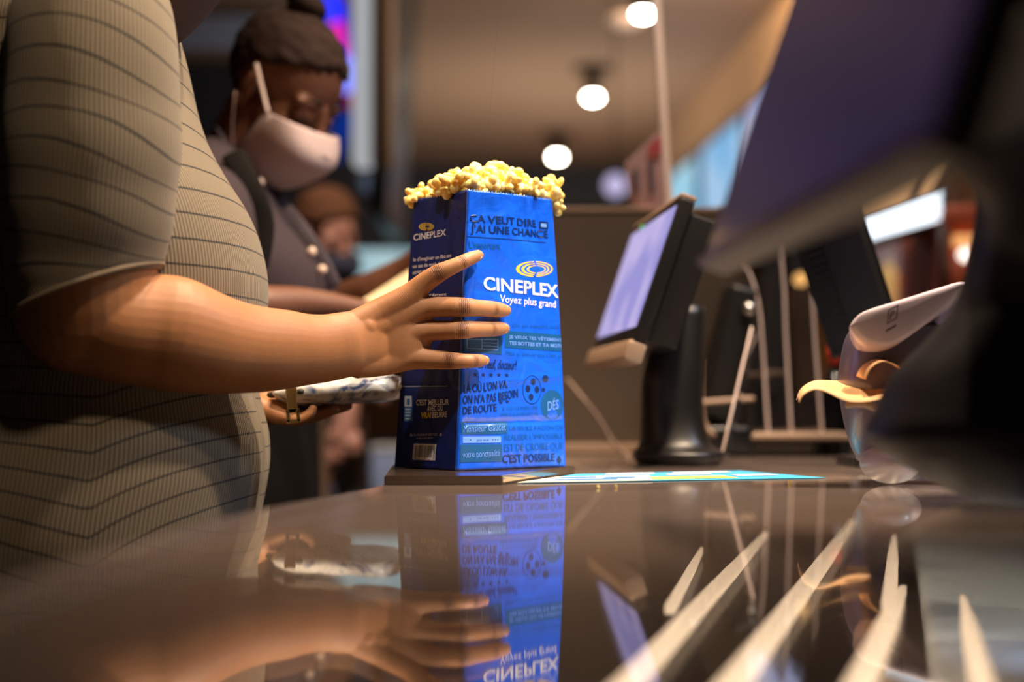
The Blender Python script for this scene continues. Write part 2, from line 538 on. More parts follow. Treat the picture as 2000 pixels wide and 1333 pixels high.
# ------------------------------------------------------------------ the room
AX = Vector((-0.072, 1, 0)).normalized()      # direction the room runs away from the camera
AR = Vector((1, 0.072, 0)).normalized()
bm = bmesh.new(); bx(bm, -4, 4, -3, 11.2, -1.05, -0.95)
tag(obj('floor', bm, M['floor'], smooth=False), kind='structure')
bm = bmesh.new(); bx(bm, -4, 4, -3, 11.2, 1.94, 2.04)
tag(obj('ceiling', bm, M['ceiling'], smooth=False), kind='structure')
bm = bmesh.new(); bx(bm, -4, 4, 11.0, 11.2, -0.95, 1.94)
tag(obj('wall_back', bm, M['wall_dark'], smooth=False), kind='structure')
bm = bmesh.new(); bx(bm, -4.1, -4, -3, 11.2, -0.95, 1.94)
tag(obj('wall_left', bm, M['wall_dark'], smooth=False), kind='structure')
bm = bmesh.new(); add_box(bm, AR * 1.75 + AX * 4.5 + Z3 * 0.495, AR, AX, Z3, 0.1, 12.8, 2.89)
tag(obj('wall_right', bm, M['wall_tan'], smooth=False), kind='structure')
# dark bulkhead that drops from the ceiling at the back of the kitchen side
bm = bmesh.new(); bx(bm, -3.9, -0.62, 7.6, 7.8, 0.0, 1.935)
tag(obj('wall_bulkhead', bm, M['wall_dark'], smooth=False), kind='structure')
bm = bmesh.new(); bx(bm, -3.9, -0.95, 6.6, 6.75, 1.79, 1.905)
tag(obj('trim_1', bm, mat('pale_trim', lin(165, 182, 215), 0.6), smooth=False), kind='structure')

# ------------------------------------------------------------------ glass-topped display counter
EDGE = [(-0.245, 0.05), (-0.238, 0.66), (-0.205, 1.12), (-0.136, 1.49), (-0.15, 1.80), (-0.19, 3.0)]
ed = catmull(EDGE, 8)
counter = tag(empty('display_counter', (0.4, 1.6, -0.95)), 'long display counter with a mirror-like glass top and lit brown interior', 'counter')
bm = bmesh.new()
XR, YF = 1.25, 3.0
for z in (0.0, -0.009):
    vs = [bm.verts.new((x, y, z)) for x, y in ed] + [bm.verts.new((XR, YF, z)), bm.verts.new((XR, 0.05, z))]
    bm.faces.new(vs)
obj('glass_top', bm, M['counter_glass'], counter, smooth=False)
bm = bmesh.new()
tube(bm, [(x - 0.001, y, -0.0045) for x, y in ed], [(0.0045, 0.0022)] * len(ed), 8, dome=False)
obj('edge_trim', bm, M['steel'], counter)
bm = bmesh.new()
rows = [[Vector((x, y, z)) for x, y in ed] for z in (-0.94, -0.012)]
sheet(bm, rows, 0.008)
obj('side_panel', bm, M['case_panel'], counter)
bm = bmesh.new()
vs = [bm.verts.new((x + 0.012, y, -0.17)) for x, y in ed] + [bm.verts.new((XR - 0.02, YF - 0.02, -0.17)), bm.verts.new((XR - 0.02, 0.07, -0.17))]
f = bm.faces.new(vs)
bmesh.ops.solidify(bm, geom=[f], thickness=0.01)
obj('case_floor', bm, M['case_inside'], counter, smooth=False)
bm = bmesh.new(); bx(bm, -0.17, XR, 2.96, 2.985, -0.94, -0.012)
obj('back_panel', bm, M['case_panel'], counter, smooth=False)
bm = bmesh.new(); bx(bm, XR - 0.02, XR, 0.07, 2.95, -0.94, -0.012)
obj('end_panel', bm, M['case_panel'], counter, smooth=False)
zS = -0.10
for (x0, y0, x1, y1, wd) in [(0.078, 1.06, 0.330, 2.02, 0.018), (0.148, 1.03, 0.500, 2.20, 0.021), (0.243, 1.03, 0.400, 1.50, 0.021),
                             (0.40, 1.52, 0.56, 2.1, 0.016), (0.355, 1.08, 0.46, 1.45, 0.016), (0.165, 1.50, 0.250, 1.95, 0.010)]:
    x0, y0, x1, y1, wd = [q * 0.86 for q in (x0, y0, x1, y1, wd)]
    d = Vector((x1 - x0, y1 - y0, 0)); L = d.length; d.normalize()
    bm = bmesh.new()
    p0, p1, sd = Vector((x0, y0, zS)), Vector((x1, y1, zS)) + d * L * 0.35, d.cross(Z3)
    rings_to_bm(bm, [[p + sd * a * w_ + Z3 * b * 0.004 for a, b in ((-1, -1), (1, -1), (1, 1), (-1, 1))] for p, w_ in ((p0, wd / 2), (p0.lerp(p1, 0.6), wd * 0.46), (p1, wd * 0.16))])
    obj('light_strip', bm, M['strip'], counter)
bm = bmesh.new(); dv_ = Vector((0.27, 1, 0)).normalized(); add_box(bm, Vector((0.62, 1.55, -0.15)), dv_.cross(Z3), dv_, Z3, 0.34, 1.9, 0.03, 0.012)
obj('tray', bm, mat('pale_steel_tray', lin(215, 228, 240), 0.5, metal=0.0, vary=0.12, scale=9), counter)

# raised dark slab the bag stands on
bm = bmesh.new()
pl = [(-0.134, 1.496), (-0.010, 1.500), (0.077, 1.742), (-0.148, 1.765)]
lo = [bm.verts.new((x, y, 0.0003)) for x, y in pl]
f = bm.faces.new(lo)
r = bmesh.ops.extrude_face_region(bm, geom=[f])
for v in r['geom']:
    if isinstance(v, bmesh.types.BMVert): v.co.z = 0.0100
bmesh.ops.bevel(bm, geom=list(bm.edges), offset=0.0012, segments=2, affect='EDGES')
tag(obj('serving_slab', bm, mat('smoky_acrylic_slab', lin(92, 74, 58), 0.12, vary=0.1, scale=30, coat=0.6), smooth=False),
    'low dark glossy slab under the blue popcorn bag', 'serving board')

# printed leaflet lying on the glass right of the bag
A_, B_, C_, D_ = Vector((0.006, 1.523, 0.0012)), Vector((0.359, 1.628, 0.0012)), Vector((0.288, 1.800, 0.0012)), Vector((0.078, 1.712, 0.0012))
leaf = tag(empty('leaflet', (0.18, 1.66, 0.0)), 'bright cyan and cream printed leaflet lying flat on the counter right of the bag', 'leaflet')


def leaf_patch(name, s0, s1, t0, t1, col, z):
    def q(s, t): return A_.lerp(B_, s).lerp(D_.lerp(C_, s), t) + Z3 * z
    bm = bmesh.new(); quad_sheet(bm, q(s0, t0), q(s1, t0), q(s1, t1), q(s0, t1), 4, 4, 0.0004)
    obj(name, bm, mat('leaflet_' + name, col, 0.7, vary=0.05), leaf, smooth=False)


leaf_patch('sheet', 0, 1, 0, 1, lin(60, 175, 225), 0)
leaf_patch('cream_panel', 0.0, 0.42, 0.0, 0.62, lin(255, 226, 170), 0.0005)
leaf_patch('yellow_panel', 0.42, 0.72, 0.10, 0.42, lin(250, 205, 90), 0.0005)
for k, (s0, s1, t0, t1) in enumerate([(0.05, 0.2, 0.40, 0.5), (0.24, 0.36, 0.30, 0.42), (0.08, 0.3, 0.15, 0.24)]):
    leaf_patch('blue_heading', s0, s1, t0, t1, lin(40, 120, 190), 0.0010)
for k, (s0, s1, t0, t1) in enumerate([(0.5, 0.7, 0.55, 0.68), (0.55, 0.85, 0.75, 0.86), (0.76, 0.92, 0.3, 0.45), (0.2, 0.45, 0.75, 0.88)]):
    leaf_patch('white_heading', s0, s1, t0, t1, lin(245, 250, 255), 0.0010)

# ------------------------------------------------------------------ partition and acrylic behind the bag
d0 = 2.46
part = tag(empty('counter_partition', (V(1200, 890, d0).x, d0, 0)), 'low brown laminate partition standing on the counter behind the popcorn bag', 'partition')
x0, x1 = V(985, 600, d0).x, V(1452, 600, d0).x
ztop = V(1000, 412, d0).z
bm = bmesh.new(); bx(bm, x0, x1, d0, d0 + 0.03, 0.0, ztop, 0.002)
obj('panel', bm, M['partition'], part, smooth=False)
bm = bmesh.new(); bx(bm, x0 - 0.002, x1 + 0.002, d0 - 0.003, d0 + 0.033, ztop, ztop + 0.008, 0.002)
obj('top_edge', bm, M['edge_cap'], part, smooth=False)
bm = bmesh.new(); bx(bm, x0, x1, d0 - 0.012, d0 + 0.0, 0.0, 0.018, 0.003)
obj('foot_rail', bm, M['edge_cap'], part, smooth=False)

bm = bmesh.new()
tube(bm, [V(1108, 742, 2.40), V(1140, 780, 2.38), V(1172, 822, 2.36), V(1198, 865, 2.34), V(1228, 892, 2.30)], [0.0028] * 5, 10, smooth=5)
tag(obj('cable', bm, mat('pale_cable', lin(150, 122, 104), 0.5)), 'thin pale cable hanging down the brown partition right of the bag', 'cable')

# large clear guard hanging over the partition
g = tag(empty('acrylic_guard', V(1290, 400, 2.55)), 'tall clear acrylic guard with a pale edge rising behind the terminals', 'acrylic guard')
pb, pt = V(1306, 402, 2.52), V(1272, -160, 2.58)
pb2, pt2 = pb + Vector((0.75, 0.25, 0)), pt + Vector((0.75, 0.25, 0))
bm = bmesh.new(); quad_sheet(bm, pb, pb2, pt2, pt, 2, 2)
obj('sheet', bm, M['guard'], g, smooth=False)
bm = bmesh.new(); tube(bm, [pb, pt], [(0.008, 0.008)] * 2, 8, up=(0, 1, 0))
obj('edge', bm, M['acrylic_edge'], g)
# pink notice on the guard
nt_ = tag(empty('notice', V(1265, 410, 2.50)), 'pink and white paper notice taped to the clear acrylic edge above the partition', 'notice')
na, nb, nc, nd = V(1232, 404, 2.52), V(1300, 404, 2.46), V(1292, 250, 2.46), V(1220, 318, 2.52)
bm = bmesh.new(); quad_sheet(bm, na, nb, nc, nd, 3, 3, 0.0015)
obj('paper', bm, mat('pink_paper', lin(232, 196, 200), 0.8), nt_, smooth=False)
def nq(s, t): return na.lerp(nb, s).lerp(nd.lerp(nc, s), t) + Vector((0, -0.003, 0))
for nm, s0, s1, t0, t1, col in [('grey_column', 0.15, 0.30, 0.25, 0.72, lin(130, 115, 130)), ('grey_column', 0.58, 0.72, 0.2, 0.66, lin(130, 115, 130)),
                                ('red_patch', 0.62, 0.95, 0.70, 0.92, lin(225, 110, 115))]:
    bm = bmesh.new(); quad_sheet(bm, nq(s0, t0), nq(s1, t0), nq(s1, t1), nq(s0, t1), 2, 2, 0.0008)
    obj(nm, bm, mat('notice_' + nm, col, 0.8), nt_, smooth=False)

# three clear dividers in a rail, seen edge on
rail_d = 2.30
rail = tag(empty('divider_rail', V(1510, 850, rail_d)), 'pale metal rail at counter level that carries the clear acrylic dividers', 'rail')
bm = bmesh.new(); zr = V(1500, 846, rail_d).z
bx(bm, V(1376, 850, rail_d).x, V(1668, 850, rail_d).x, rail_d, rail_d + 0.26, zr - 0.012, zr, 0.004)
obj('bar', bm, M['bezel_tan'], rail)
for px in (1385, 1655):
    bm = bmesh.new(); bx(bm, V(px, 850, rail_d).x - 0.006, V(px, 850, rail_d).x + 0.006, rail_d + 0.02, rail_d + 0.24, 0, zr - 0.012)
    obj('support', bm, M['black_plastic'], rail, smooth=False)
divs = [([(1447, 508), (1466, 540), (1482, 600), (1490, 690), (1500, 838)], 'clear acrylic divider with a curved pale top, nearest the dark terminal stand'),
        ([(1522, 462), (1531, 560), (1535, 660), (1545, 838)], 'middle clear acrylic divider with a straight pale edge in the rail'),
        ([(1577, 430), (1584, 520), (1590, 640), (1605, 838)], 'clear acrylic divider nearest the ribbed black display')]
for pts, lab in divs:
    P_ = [V(x, y, rail_d + 0.01) for x, y in pts]
    P_[-1].z = zr + 0.001
    arr = [Vector(a) for a in catmull([tuple(p) for p in P_], 6)]
    dv = tag(empty('acrylic_divider', P_[-1]), lab, 'acrylic divider', 'clear dividers in the counter rail')
    bm = bmesh.new(); sheet(bm, [[p + Vector((0.0 + 0.013 * t, 0.22 * t, 0)) for p in arr] for t in (0.0, 0.5, 1.0)], 0.003)
    obj('sheet', bm, M['acrylic'], dv, smooth=False)
    bm = bmesh.new(); tube(bm, arr, [(0.0022, 0.0025)] * len(arr), 8, up=(0, 1, 0))
    obj('edge', bm, M['acrylic_edge'], dv)
# leaning clear shield
sh = tag(empty('acrylic_shield', V(1407, 905, 2.03)), 'leaning clear acrylic shield right of the small terminal, its thin edge sloping', 'acrylic shield')
a, b = V(1406, 905, 2.03), V(1468, 640, 2.10); a.z = 0.002
bm = bmesh.new(); sheet(bm, [[a, b], [a + Vector((0.03, 0.14, 0)), b + Vector((0.03, 0.14, 0))]], 0.003)
obj('sheet', bm, M['acrylic'], sh, smooth=False)
bm = bmesh.new(); tube(bm, [a, b], [0.0016] * 2, 8, up=(0, 1, 0)); obj('edge', bm, M['acrylic_edge'], sh)

# wire shelf bars beside the terminal stand
ws = tag(empty('wire_shelf', V(1420, 785, 2.30)), 'small shelf of pale bars just behind the terminal stand', 'shelf')
for (xa, ya, xb, yb, dd, rr) in [(1368, 788, 1468, 780, 2.27, 0.005), (1440, 738, 1512, 730, 2.50, 0.007)]:
    bm = bmesh.new(); tube(bm, [V(xa, ya, dd), V(xb, yb, dd)], [rr] * 2, 10, up=(0, 1, 0)); obj('bar', bm, M['edge_cap'], ws)
bm = bmesh.new()
tube(bm, [V(1368, 705, 2.27), V(1369, 788, 2.27), V(1375, 830, 2.27), V(1392, 850, 2.27)], [0.005] * 4, 10, up=(0, 1, 0), smooth=4)
obj('bracket', bm, M['edge_cap'], ws)
bm = bmesh.new(); tube(bm, [V(1465, 781, 2.27), V(1465, 850, 2.29)], [0.004] * 2, 10, up=(0, 1, 0)); obj('post', bm, M['black_plastic'], ws)
bm = bmesh.new(); tube(bm, [V(1446, 738, 2.50), V(1446, 850, 2.50)], [0.004] * 2, 10, up=(0, 1, 0)); obj('post', bm, M['black_plastic'], ws)

# ------------------------------------------------------------------ ceiling fittings
lamp_e = emit_mat('lamp_glow', lin(255, 246, 225), 55.0)
can_m = mat('dark_can', lin(26, 22, 20), 0.7, spec=0.1)
lights = [((1256, 25), (1222, 0), 'round downlight high above the acrylic edge, nearest of the ceiling row'),
          ((1158, 188), (1182, 146), 'second round downlight of the ceiling row above the bag'),
          ((1088, 305), (1101, 268), 'round downlight just above the right end of the popcorn, farthest of the row'),
          ((1463, 190), (1490, 150), 'round downlight half hidden behind the tilted dark screen')]
for (px, py), _, lab in lights:
    d = (1.70 / ((790 - py) / F))
    p = V(px, py, d)
    t = tag(empty('downlight', (p.x, p.y, 1.94)), lab, 'ceiling light', 'ceiling downlights')
    bm = bmesh.new(); lathe(bm, (p.x, p.y, 1.94), [(0.001, 0), (0.11, 0), (0.11, -0.012), (0.03, -0.016), (0.03, -0.05), (0.045, -0.05), (0.045, p.z - 1.94 - 0.0), (0.001, p.z - 1.94)], 24)
    obj('housing', bm, can_m, t, sharp=40)
    bm = bmesh.new(); ell(bm, (p.x, p.y, p.z - 0.006), (0.036, 0.036, 0.018)); obj('bulb', bm, lamp_e, t)
d = 1.73 / ((790 - 85) / F); p = V(1222, 85, d)
bm = bmesh.new(); lathe(bm, (p.x, p.y, 1.9395), [(0.001, 0), (0.09, 0), (0.09, -0.02), (0.06, -0.04), (0.001, -0.042)], 28)
tag(obj('smoke_detector', bm, mat('cream_plastic', lin(255, 225, 200), 0.5), sharp=40), 'pale round smoke detector on the ceiling below the nearest downlight', 'smoke detector')
p = V(1202, 362, 6.5)
t = tag(empty('pendant_lamp', p), 'dim lavender round lamp hanging left of the pink notice', 'lamp')
bm = bmesh.new(); ell(bm, p, (0.05, 0.05, 0.05)); obj('globe', bm, emit_mat('lavender_glow', lin(196, 186, 225), 1.1), t)
bm = bmesh.new(); tube(bm, [p + Z3 * 0.05, Vector((p.x, p.y, 1.94))], [0.004] * 2, 8, up=(0, 1, 0)); obj('cord', bm, can_m, t)

# ------------------------------------------------------------------ menu screens along the right wall
cols = [((120, 190, 240), (175, 215, 250)), ((175, 190, 250), (225, 225, 255)), ((215, 225, 190), (240, 245, 225)), ((120, 205, 245), (190, 235, 250)), ((220, 80, 70), (240, 150, 130))]
for k, (s, (c1, c2)) in enumerate(zip([5.15, 6.25, 7.35, 8.5, 9.7], [cols[2], cols[1], cols[0], cols[3], cols[4]])):
    labs = ['greenish white lit menu screen nearest the tilted dark terminal', 'lavender lit menu screen next to the greenish one', 'pale blue lit menu screen in the middle of the wall row',
            'bright cyan lit menu screen above the small terminal', 'red lit menu screen at the far end of the wall row']
    c = AR * 1.66 + AX * s + Z3 * 1.27
    t = tag(empty('menu_screen', c), labs[k], 'menu screen', 'lit menu screens on the right wall')
    bm = bmesh.new(); add_box(bm, c, AX, AR, Z3, 1.0, 0.05, 0.52, 0.008); obj('frame', bm, M['black_plastic'], t, sharp=30)
    bm = bmesh.new(); add_box(bm, c - AR * 0.028, AX, AR, Z3, 0.95, 0.006, 0.47); obj('picture', bm, emit_mat('menu_picture', lin(*c1), 1.0, lin(*c2), 3.0), t, smooth=False)

# ------------------------------------------------------------------ left background
t = tag(empty('hanging_display', V(720, 320, 4.4)), 'hanging menu display seen edge on, white lit side and brown side', 'hanging display')
zb, zt = V(700, 318, 4.4).z, 1.94
xa, xb, xc = V(684, 0, 4.4).x, V(720, 0, 4.4).x, V(764, 0, 4.4).x
bm = bmesh.new(); bx(bm, xa, xb, 4.4, 4.52, zb, zt, 0.02, 3); obj('lit_side', bm, emit_mat('white_lit_side', lin(205, 208, 212), 0.62), t)
bm = bmesh.new(); bx(bm, xb, xc, 4.41, 4.52, zb, zt, 0.02, 3); obj('brown_side', bm, mat('brown_side', lin(165, 138, 112), 0.6), t)
bm = bmesh.new(); add_box(bm, V(782, 150, 5.2) + Vector((0.0, 0, 0.20)), (1, 0, -0.06), Y3, (0.06, 0, 1), 0.066, 0.8, 1.50, 0.01)
tag(obj('ceiling_beam', bm, M['black_plastic'], sharp=30), 'narrow black hanging fin right of the white lit display edge', 'hanging fin')
# neon strip
neon = tag(empty('neon_sign', V(665, 150, 5.2)), 'bright neon strip in blue, magenta and red beside the masked woman\'s forehead', 'neon sign')
segs = [('blue_tube', [(640, -60), (648, 0), (656, 40)], 0.040, lin(40, 50, 255), 1.4), ('magenta_tube', [(656, 36), (663, 75), (669, 105)], 0.036, lin(225, 40, 160), 1.2),
        ('red_tube', [(652, 66), (656, 85), (661, 105)], 0.018, lin(230, 20, 50), 1.2), ('pale_blue_tube', [(671, 112), (678, 140), (682, 172)], 0.034, lin(120, 130, 255), 1.5),
        ('crimson_tube', [(681, 182), (684, 205), (682, 235)], 0.016, lin(170, 20, 60), 0.8), ('deep_blue_tube', [(676, 230), (664, 262), (650, 300)], 0.05, lin(20, 60, 170), 0.5),
        ('blue_rim', [(672, 0), (678, 60), (684, 110)], 0.014, lin(20, 30, 200), 1.0)]
for nm, pts, r, col, st in segs:
    bm = bmesh.new(); tube(bm, [V(x, y, 5.2) for x, y in pts], [r * 0.72] * len(pts), 12, up=(0, 1, 0), smooth=3); obj(nm, bm, emit_mat(nm, col, st), neon)
# pale lit counter far behind
bm = bmesh.new(); a_, b_ = V(662, 600, 6.4), V(812, 488, 6.4)
bx(bm, a_.x, b_.x, 6.4, 6.6, -0.95, b_.z, 0.01)
t = tag(empty('lit_counter', (0.5 * (a_.x + b_.x), 6.5, -0.95)), 'pale cyan lit counter front far behind, left of the bag', 'counter')
obj('body', bm, M['wall_dark'], t, smooth=False)
bm = bmesh.new(); bx(bm, a_.x, b_.x, 6.385, 6.398, a_.z, b_.z); obj('lit_front', bm, emit_mat('cyan_front', lin(165, 205, 215), 0.85, lin(195, 225, 230), 4.0), t, smooth=False)
p = V(725, 356, 6.0)
bm = bmesh.new(); ell(bm, p, (0.045, 0.02, 0.045)); g = tag(empty('wall_lamp', p), 'faint blue grey round lamp above the far lit counter', 'lamp')
obj('glow', bm, emit_mat('dim_blue_glow', lin(105, 118, 140), 0.5), g)
bm = bmesh.new(); tube(bm, [p, p + Vector((0, 0.3, 0.02)), p + Vector((0, 0.3, 1.0))], [0.01] * 3, 8); obj('arm', bm, M['black_plastic'], g)
# posts and counters behind the women
for px, dd, lab, m, rr in [(628, 3.0, 'brown metal post behind the hanging fist, left of it', M['bezel_tan'], 0.011), (711, 3.3, 'pale metal post right of the hanging fist', M['steel'], 0.008)]:
    p = V(px, 900, dd)
    bm = bmesh.new(); tube(bm, [Vector((p.x, p.y, -0.95)), Vector((p.x, p.y, 0.06))], [rr] * 2, 12, up=(0, 1, 0), dome=False)
    lathe(bm, (p.x, p.y, -0.95), [(0.001, 0), (0.07, 0), (0.07, 0.01), (0.001, 0.02)], 24)
    tag(obj('post', bm, m, sharp=40), lab, 'post')
bm = bmesh.new(); a_ = V(490, 968, 3.1); b_ = V(640, 968, 3.1)
bx(bm, a_.x - 0.5, V(612, 968, 3.1).x, 3.1, 3.5, a_.z - 0.03, a_.z, 0.005)
t = tag(empty('work_table', (a_.x, 3.3, -0.95)), 'pale metal work table edge beyond the hip of the woman in the striped dress', 'table')
obj('tabletop', bm, M['steel'], t, sharp=30)
for xx in (a_.x - 0.45, V(600, 968, 3.1).x):
    for yy in (3.14, 3.46):
        bm = bmesh.new(); tube(bm, [(xx, yy, -0.95), (xx, yy, a_.z - 0.03)], [0.015] * 2, 10, up=(0, 1, 0), dome=False); obj('leg', bm, M['steel'], t)
# tan cupboard far behind the fist
bm = bmesh.new(); a_ = V(690, 800, 5.2); b_ = V(830, 800, 5.2)
bx(bm, a_.x, b_.x + 0.2, 5.2, 5.6, -0.95, V(700, 640, 5.2).z, 0.005)
t = tag(empty('cupboard', (a_.x, 5.4, -0.95)), 'tan cupboard in the far background left of the bag', 'cupboard')
obj('body', bm, mat('tan_board', lin(150, 122, 92), 0.6), t, smooth=False)
bm = bmesh.new(); bx(bm, a_.x + 0.06, b_.x + 0.15, 5.185, 5.199, -0.9, V(700, 850, 5.2).z); obj('door', bm, mat('grey_door', lin(120, 125, 128), 0.5), t, smooth=False)
p = V(755, 935, 4.4)
bm = bmesh.new(); bx(bm, p.x - 0.05, p.x + 0.06, p.y, p.y + 0.2, p.z - 0.05, p.z + 0.09, 0.012, 3)
t = tag(empty('storage_bin', (p.x, p.y, p.z - 0.05)), 'pale blue plastic bin just left of the bag\'s lower corner', 'bin')
obj('body', bm, mat('pale_blue_plastic', lin(170, 185, 225), 0.5), t)
bm = bmesh.new(); bx(bm, p.x - 0.055, p.x + 0.065, p.y - 0.005, p.y + 0.205, p.z + 0.085, p.z + 0.10, 0.006); obj('rim', bm, M['white_plastic'], t)
bm = bmesh.new(); bx(bm, p.x - 0.12, p.x + 0.2, p.y - 0.05, p.y + 0.4, -0.95, p.z - 0.052, 0.004)
tag(obj('storage_cabinet', bm, mat('dark_cabinet', lin(50, 45, 48), 0.6), smooth=False), 'dark low cabinet under the pale blue bin', 'cabinet')

# ------------------------------------------------------------------ right background
dd = 3.6
sg = tag(empty('lightbox_sign', V(1745, 420, dd)), 'white glowing box sign tilted upward right of the ribbed black display', 'lit sign')
pa, pb_, pc_, pd_ = V(1662, 478, dd), V(1836, 428, dd - 0.25), V(1834, 370, dd - 0.25), V(1655, 432, dd)
bm = bmesh.new(); quad_sheet(bm, pa, pb_, pc_, pd_, 3, 3, 0.004); obj('lit_face', bm, emit_mat('white_sign_face', lin(235, 245, 255), 2.2), sg, smooth=False)
back = Vector((0.05, 0.10, 0))
bm = bmesh.new(); rows = [[pa, pb_, pc_, pd_, pa], [pa + back, pb_ + back, pc_ + back, pd_ + back, pa + back]]
cz = (pa + pb_ + pc_ + pd_) / 4
rows = [[cz + (q - cz) * 1.06 for q in r] for r in rows]
sheet(bm, rows, 0.006); obj('casing', bm, mat('blue_grey_casing', lin(130, 165, 190), 0.5), sg, smooth=False)
bm = bmesh.new(); tube(bm, [cz + back, cz + Vector((0.2, 0.25, 0.35)), Vector((cz.x + 0.2, cz.y + 0.25, 1.94))], [0.012] * 3, 8); obj('hanger', bm, M['black_plastic'], sg)

bw = tag(empty('back_shelf', (V(1760, 600, 3.9).x, 3.95, -0.95)), 'lilac grey back shelf unit below the glowing white box sign', 'shelf unit')
a_, b_ = V(1655, 470, 3.9), V(1850, 470, 3.9)
bm = bmesh.new(); bx(bm, a_.x, b_.x, 4.02, 4.06, -0.95, V(1700, 440, 3.9).z); obj('back_board', bm, mat('lilac_board', lin(165, 150, 165), 0.6), bw, smooth=False)
zs = V(1700, 612, 3.9).z
bm = bmesh.new(); bx(bm, a_.x, b_.x + 0.25, 3.75, 4.06, zs - 0.02, zs); obj('shelf', bm, mat('pale_board', lin(190, 165, 150), 0.6), bw, smooth=False)
bm = bmesh.new(); bx(bm, a_.x, a_.x + 0.02, 3.75, 4.06, -0.95, zs - 0.02); obj('side', bm, M['partition'], bw, smooth=False)
bm = bmesh.new(); bx(bm, b_.x + 0.23, b_.x + 0.25, 3.75, 4.06, -0.95, zs - 0.02); obj('side', bm, M['partition'], bw, smooth=False)
p = V(1738, 560, 3.84)
t = tag(empty('yellow_bottle', (p.x, 3.84, zs)), 'pale yellow bottle standing on the back shelf below the white sign', 'bottle')
bm = bmesh.new(); lathe(bm, (p.x, 3.84, zs + 0.0005), [(0.001, 0), (0.022, 0), (0.023, 0.01), (0.023, 0.10), (0.014, 0.12), (0.012, 0.13), (0.001, 0.131)], 24)
obj('body', bm, mat('glowing_yellow_plastic', lin(255, 220, 150), 0.4, emit=lin(255, 210, 130), estr=0.12), t)  # faint glow put into the plastic to brighten the bottle, no lamp inside
bm = bmesh.new(); lathe(bm, (p.x, 3.84, zs + 0.1305), [(0.001, 0), (0.013, 0), (0.013, 0.02), (0.001, 0.02)], 20); obj('cap', bm, M['white_plastic'], t)
for k, (px, hh, lab) in enumerate([(1775, 0.11, 'red paper cup next to the yellow bottle on the back shelf'), (1812, 0.13, 'red paper cup at the right end of the back shelf under the sign')]):
    p = V(px, 560, 3.9)
    t = tag(empty('paper_cup', (p.x, 3.9, zs)), lab, 'cup', 'red cups on the back shelf')
    bm = bmesh.new(); lathe(bm, (p.x, 3.9, zs + 0.0005), [(0.001, 0), (0.022, 0), (0.028, hh), (0.026, hh), (0.020, 0.004), (0.001, 0.004)], 24); obj('body', bm, mat('red_card', lin(215, 50, 60), 0.5), t)
    bm = bmesh.new(); lathe(bm, (p.x, 3.9, zs + 0.0005), [(0.0285, hh - 0.004), (0.0295, hh), (0.0285, hh + 0.003), (0.0275, hh)], 24); obj('rim', bm, M['white_plastic'], t)
# red cabinet and lamp at the right
p = V(1890, 470, 3.3)
t = tag(empty('red_machine', (p.x, 3.4, -0.95)), 'red and orange machine glimpsed beside the black terminal stand', 'machine')
bm = bmesh.new(); bx(bm, V(1848, 500, 3.3).x, V(1990, 500, 3.3).x, 3.3, 3.7, -0.95, V(1890, 395, 3.3).z, 0.03, 3); obj('body', bm, mat('orange_red_paint', lin(235, 110, 70), 0.4), t)
bm = bmesh.new(); bx(bm, V(1842, 500, 3.28).x, V(1856, 500, 3.28).x, 3.27, 3.3, V(1850, 640, 3.3).z, V(1850, 440, 3.3).z); obj('trim', bm, mat('brown_trim', lin(110, 75, 60), 0.5), t)
p = V(1888, 498, 3.25)
bm = bmesh.new(); ell(bm, p, (0.020, 0.012, 0.016)); obj('lamp', bm, emit_mat('small_white_lamp', lin(255, 240, 225), 2.2), t)
bm = bmesh.new(); bx(bm, V(1872, 500, 3.26).x, V(1930, 500, 3.26).x, 3.27, 3.298, V(1880, 480, 3.26).z, V(1880, 455, 3.26).z, 0.008); obj('warm_panel', bm, emit_mat('amber_panel', lin(255, 180, 110), 1.0), t)
# brown cabinet with an amber lamp behind the dividers
t = tag(empty('wall_cabinet', (V(1500, 600, 3.2).x, 3.3, -0.95)), 'dark brown cabinet behind the clear acrylic dividers', 'cabinet')
bm = bmesh.new(); bx(bm, V(1385, 600, 3.2).x, V(1660, 600, 3.2).x, 3.2, 3.6, -0.95, V(1500, 455, 3.2).z, 0.01); obj('body', bm, mat('dark_brown_board', lin(72, 60, 55), 0.6), t, smooth=False)
bm = bmesh.new(); a_ = [V(1540, 560, 3.19), V(1612, 560, 3.19), V(1640, 770, 3.19), V(1560, 770, 3.19)]
quad_sheet(bm, a_[3], a_[2], a_[1], a_[0], 2, 2, 0.008); obj('tan_sheet', bm, mat('tan_card', lin(200, 150, 95), 0.7), t, smooth=False)
for px, w_ in ((1440, 0.05), (1500, 0.06)):
    bm = bmesh.new(); p = V(px, 640, 3.185); bx(bm, p.x - w_ / 2, p.x + w_ / 2, 3.18, 3.199, p.z - 0.15, p.z + 0.12, 0.006); obj('door', bm, mat('grey_brown_door', lin(95, 84, 82), 0.5), t, smooth=False)
p = V(1563, 546, 3.1)
t = tag(empty('amber_lamp', p), 'small round amber lamp seen between two acrylic dividers', 'lamp')
bm = bmesh.new(); ell(bm, p, (0.014, 0.012, 0.014)); obj('bulb', bm, emit_mat('amber_bulb', lin(255, 190, 110), 4.0), t)
bm = bmesh.new(); tube(bm, [p, p + Vector((0, 0.1, 0))], [0.008] * 2, 8); obj('stem', bm, M['black_plastic'], t)
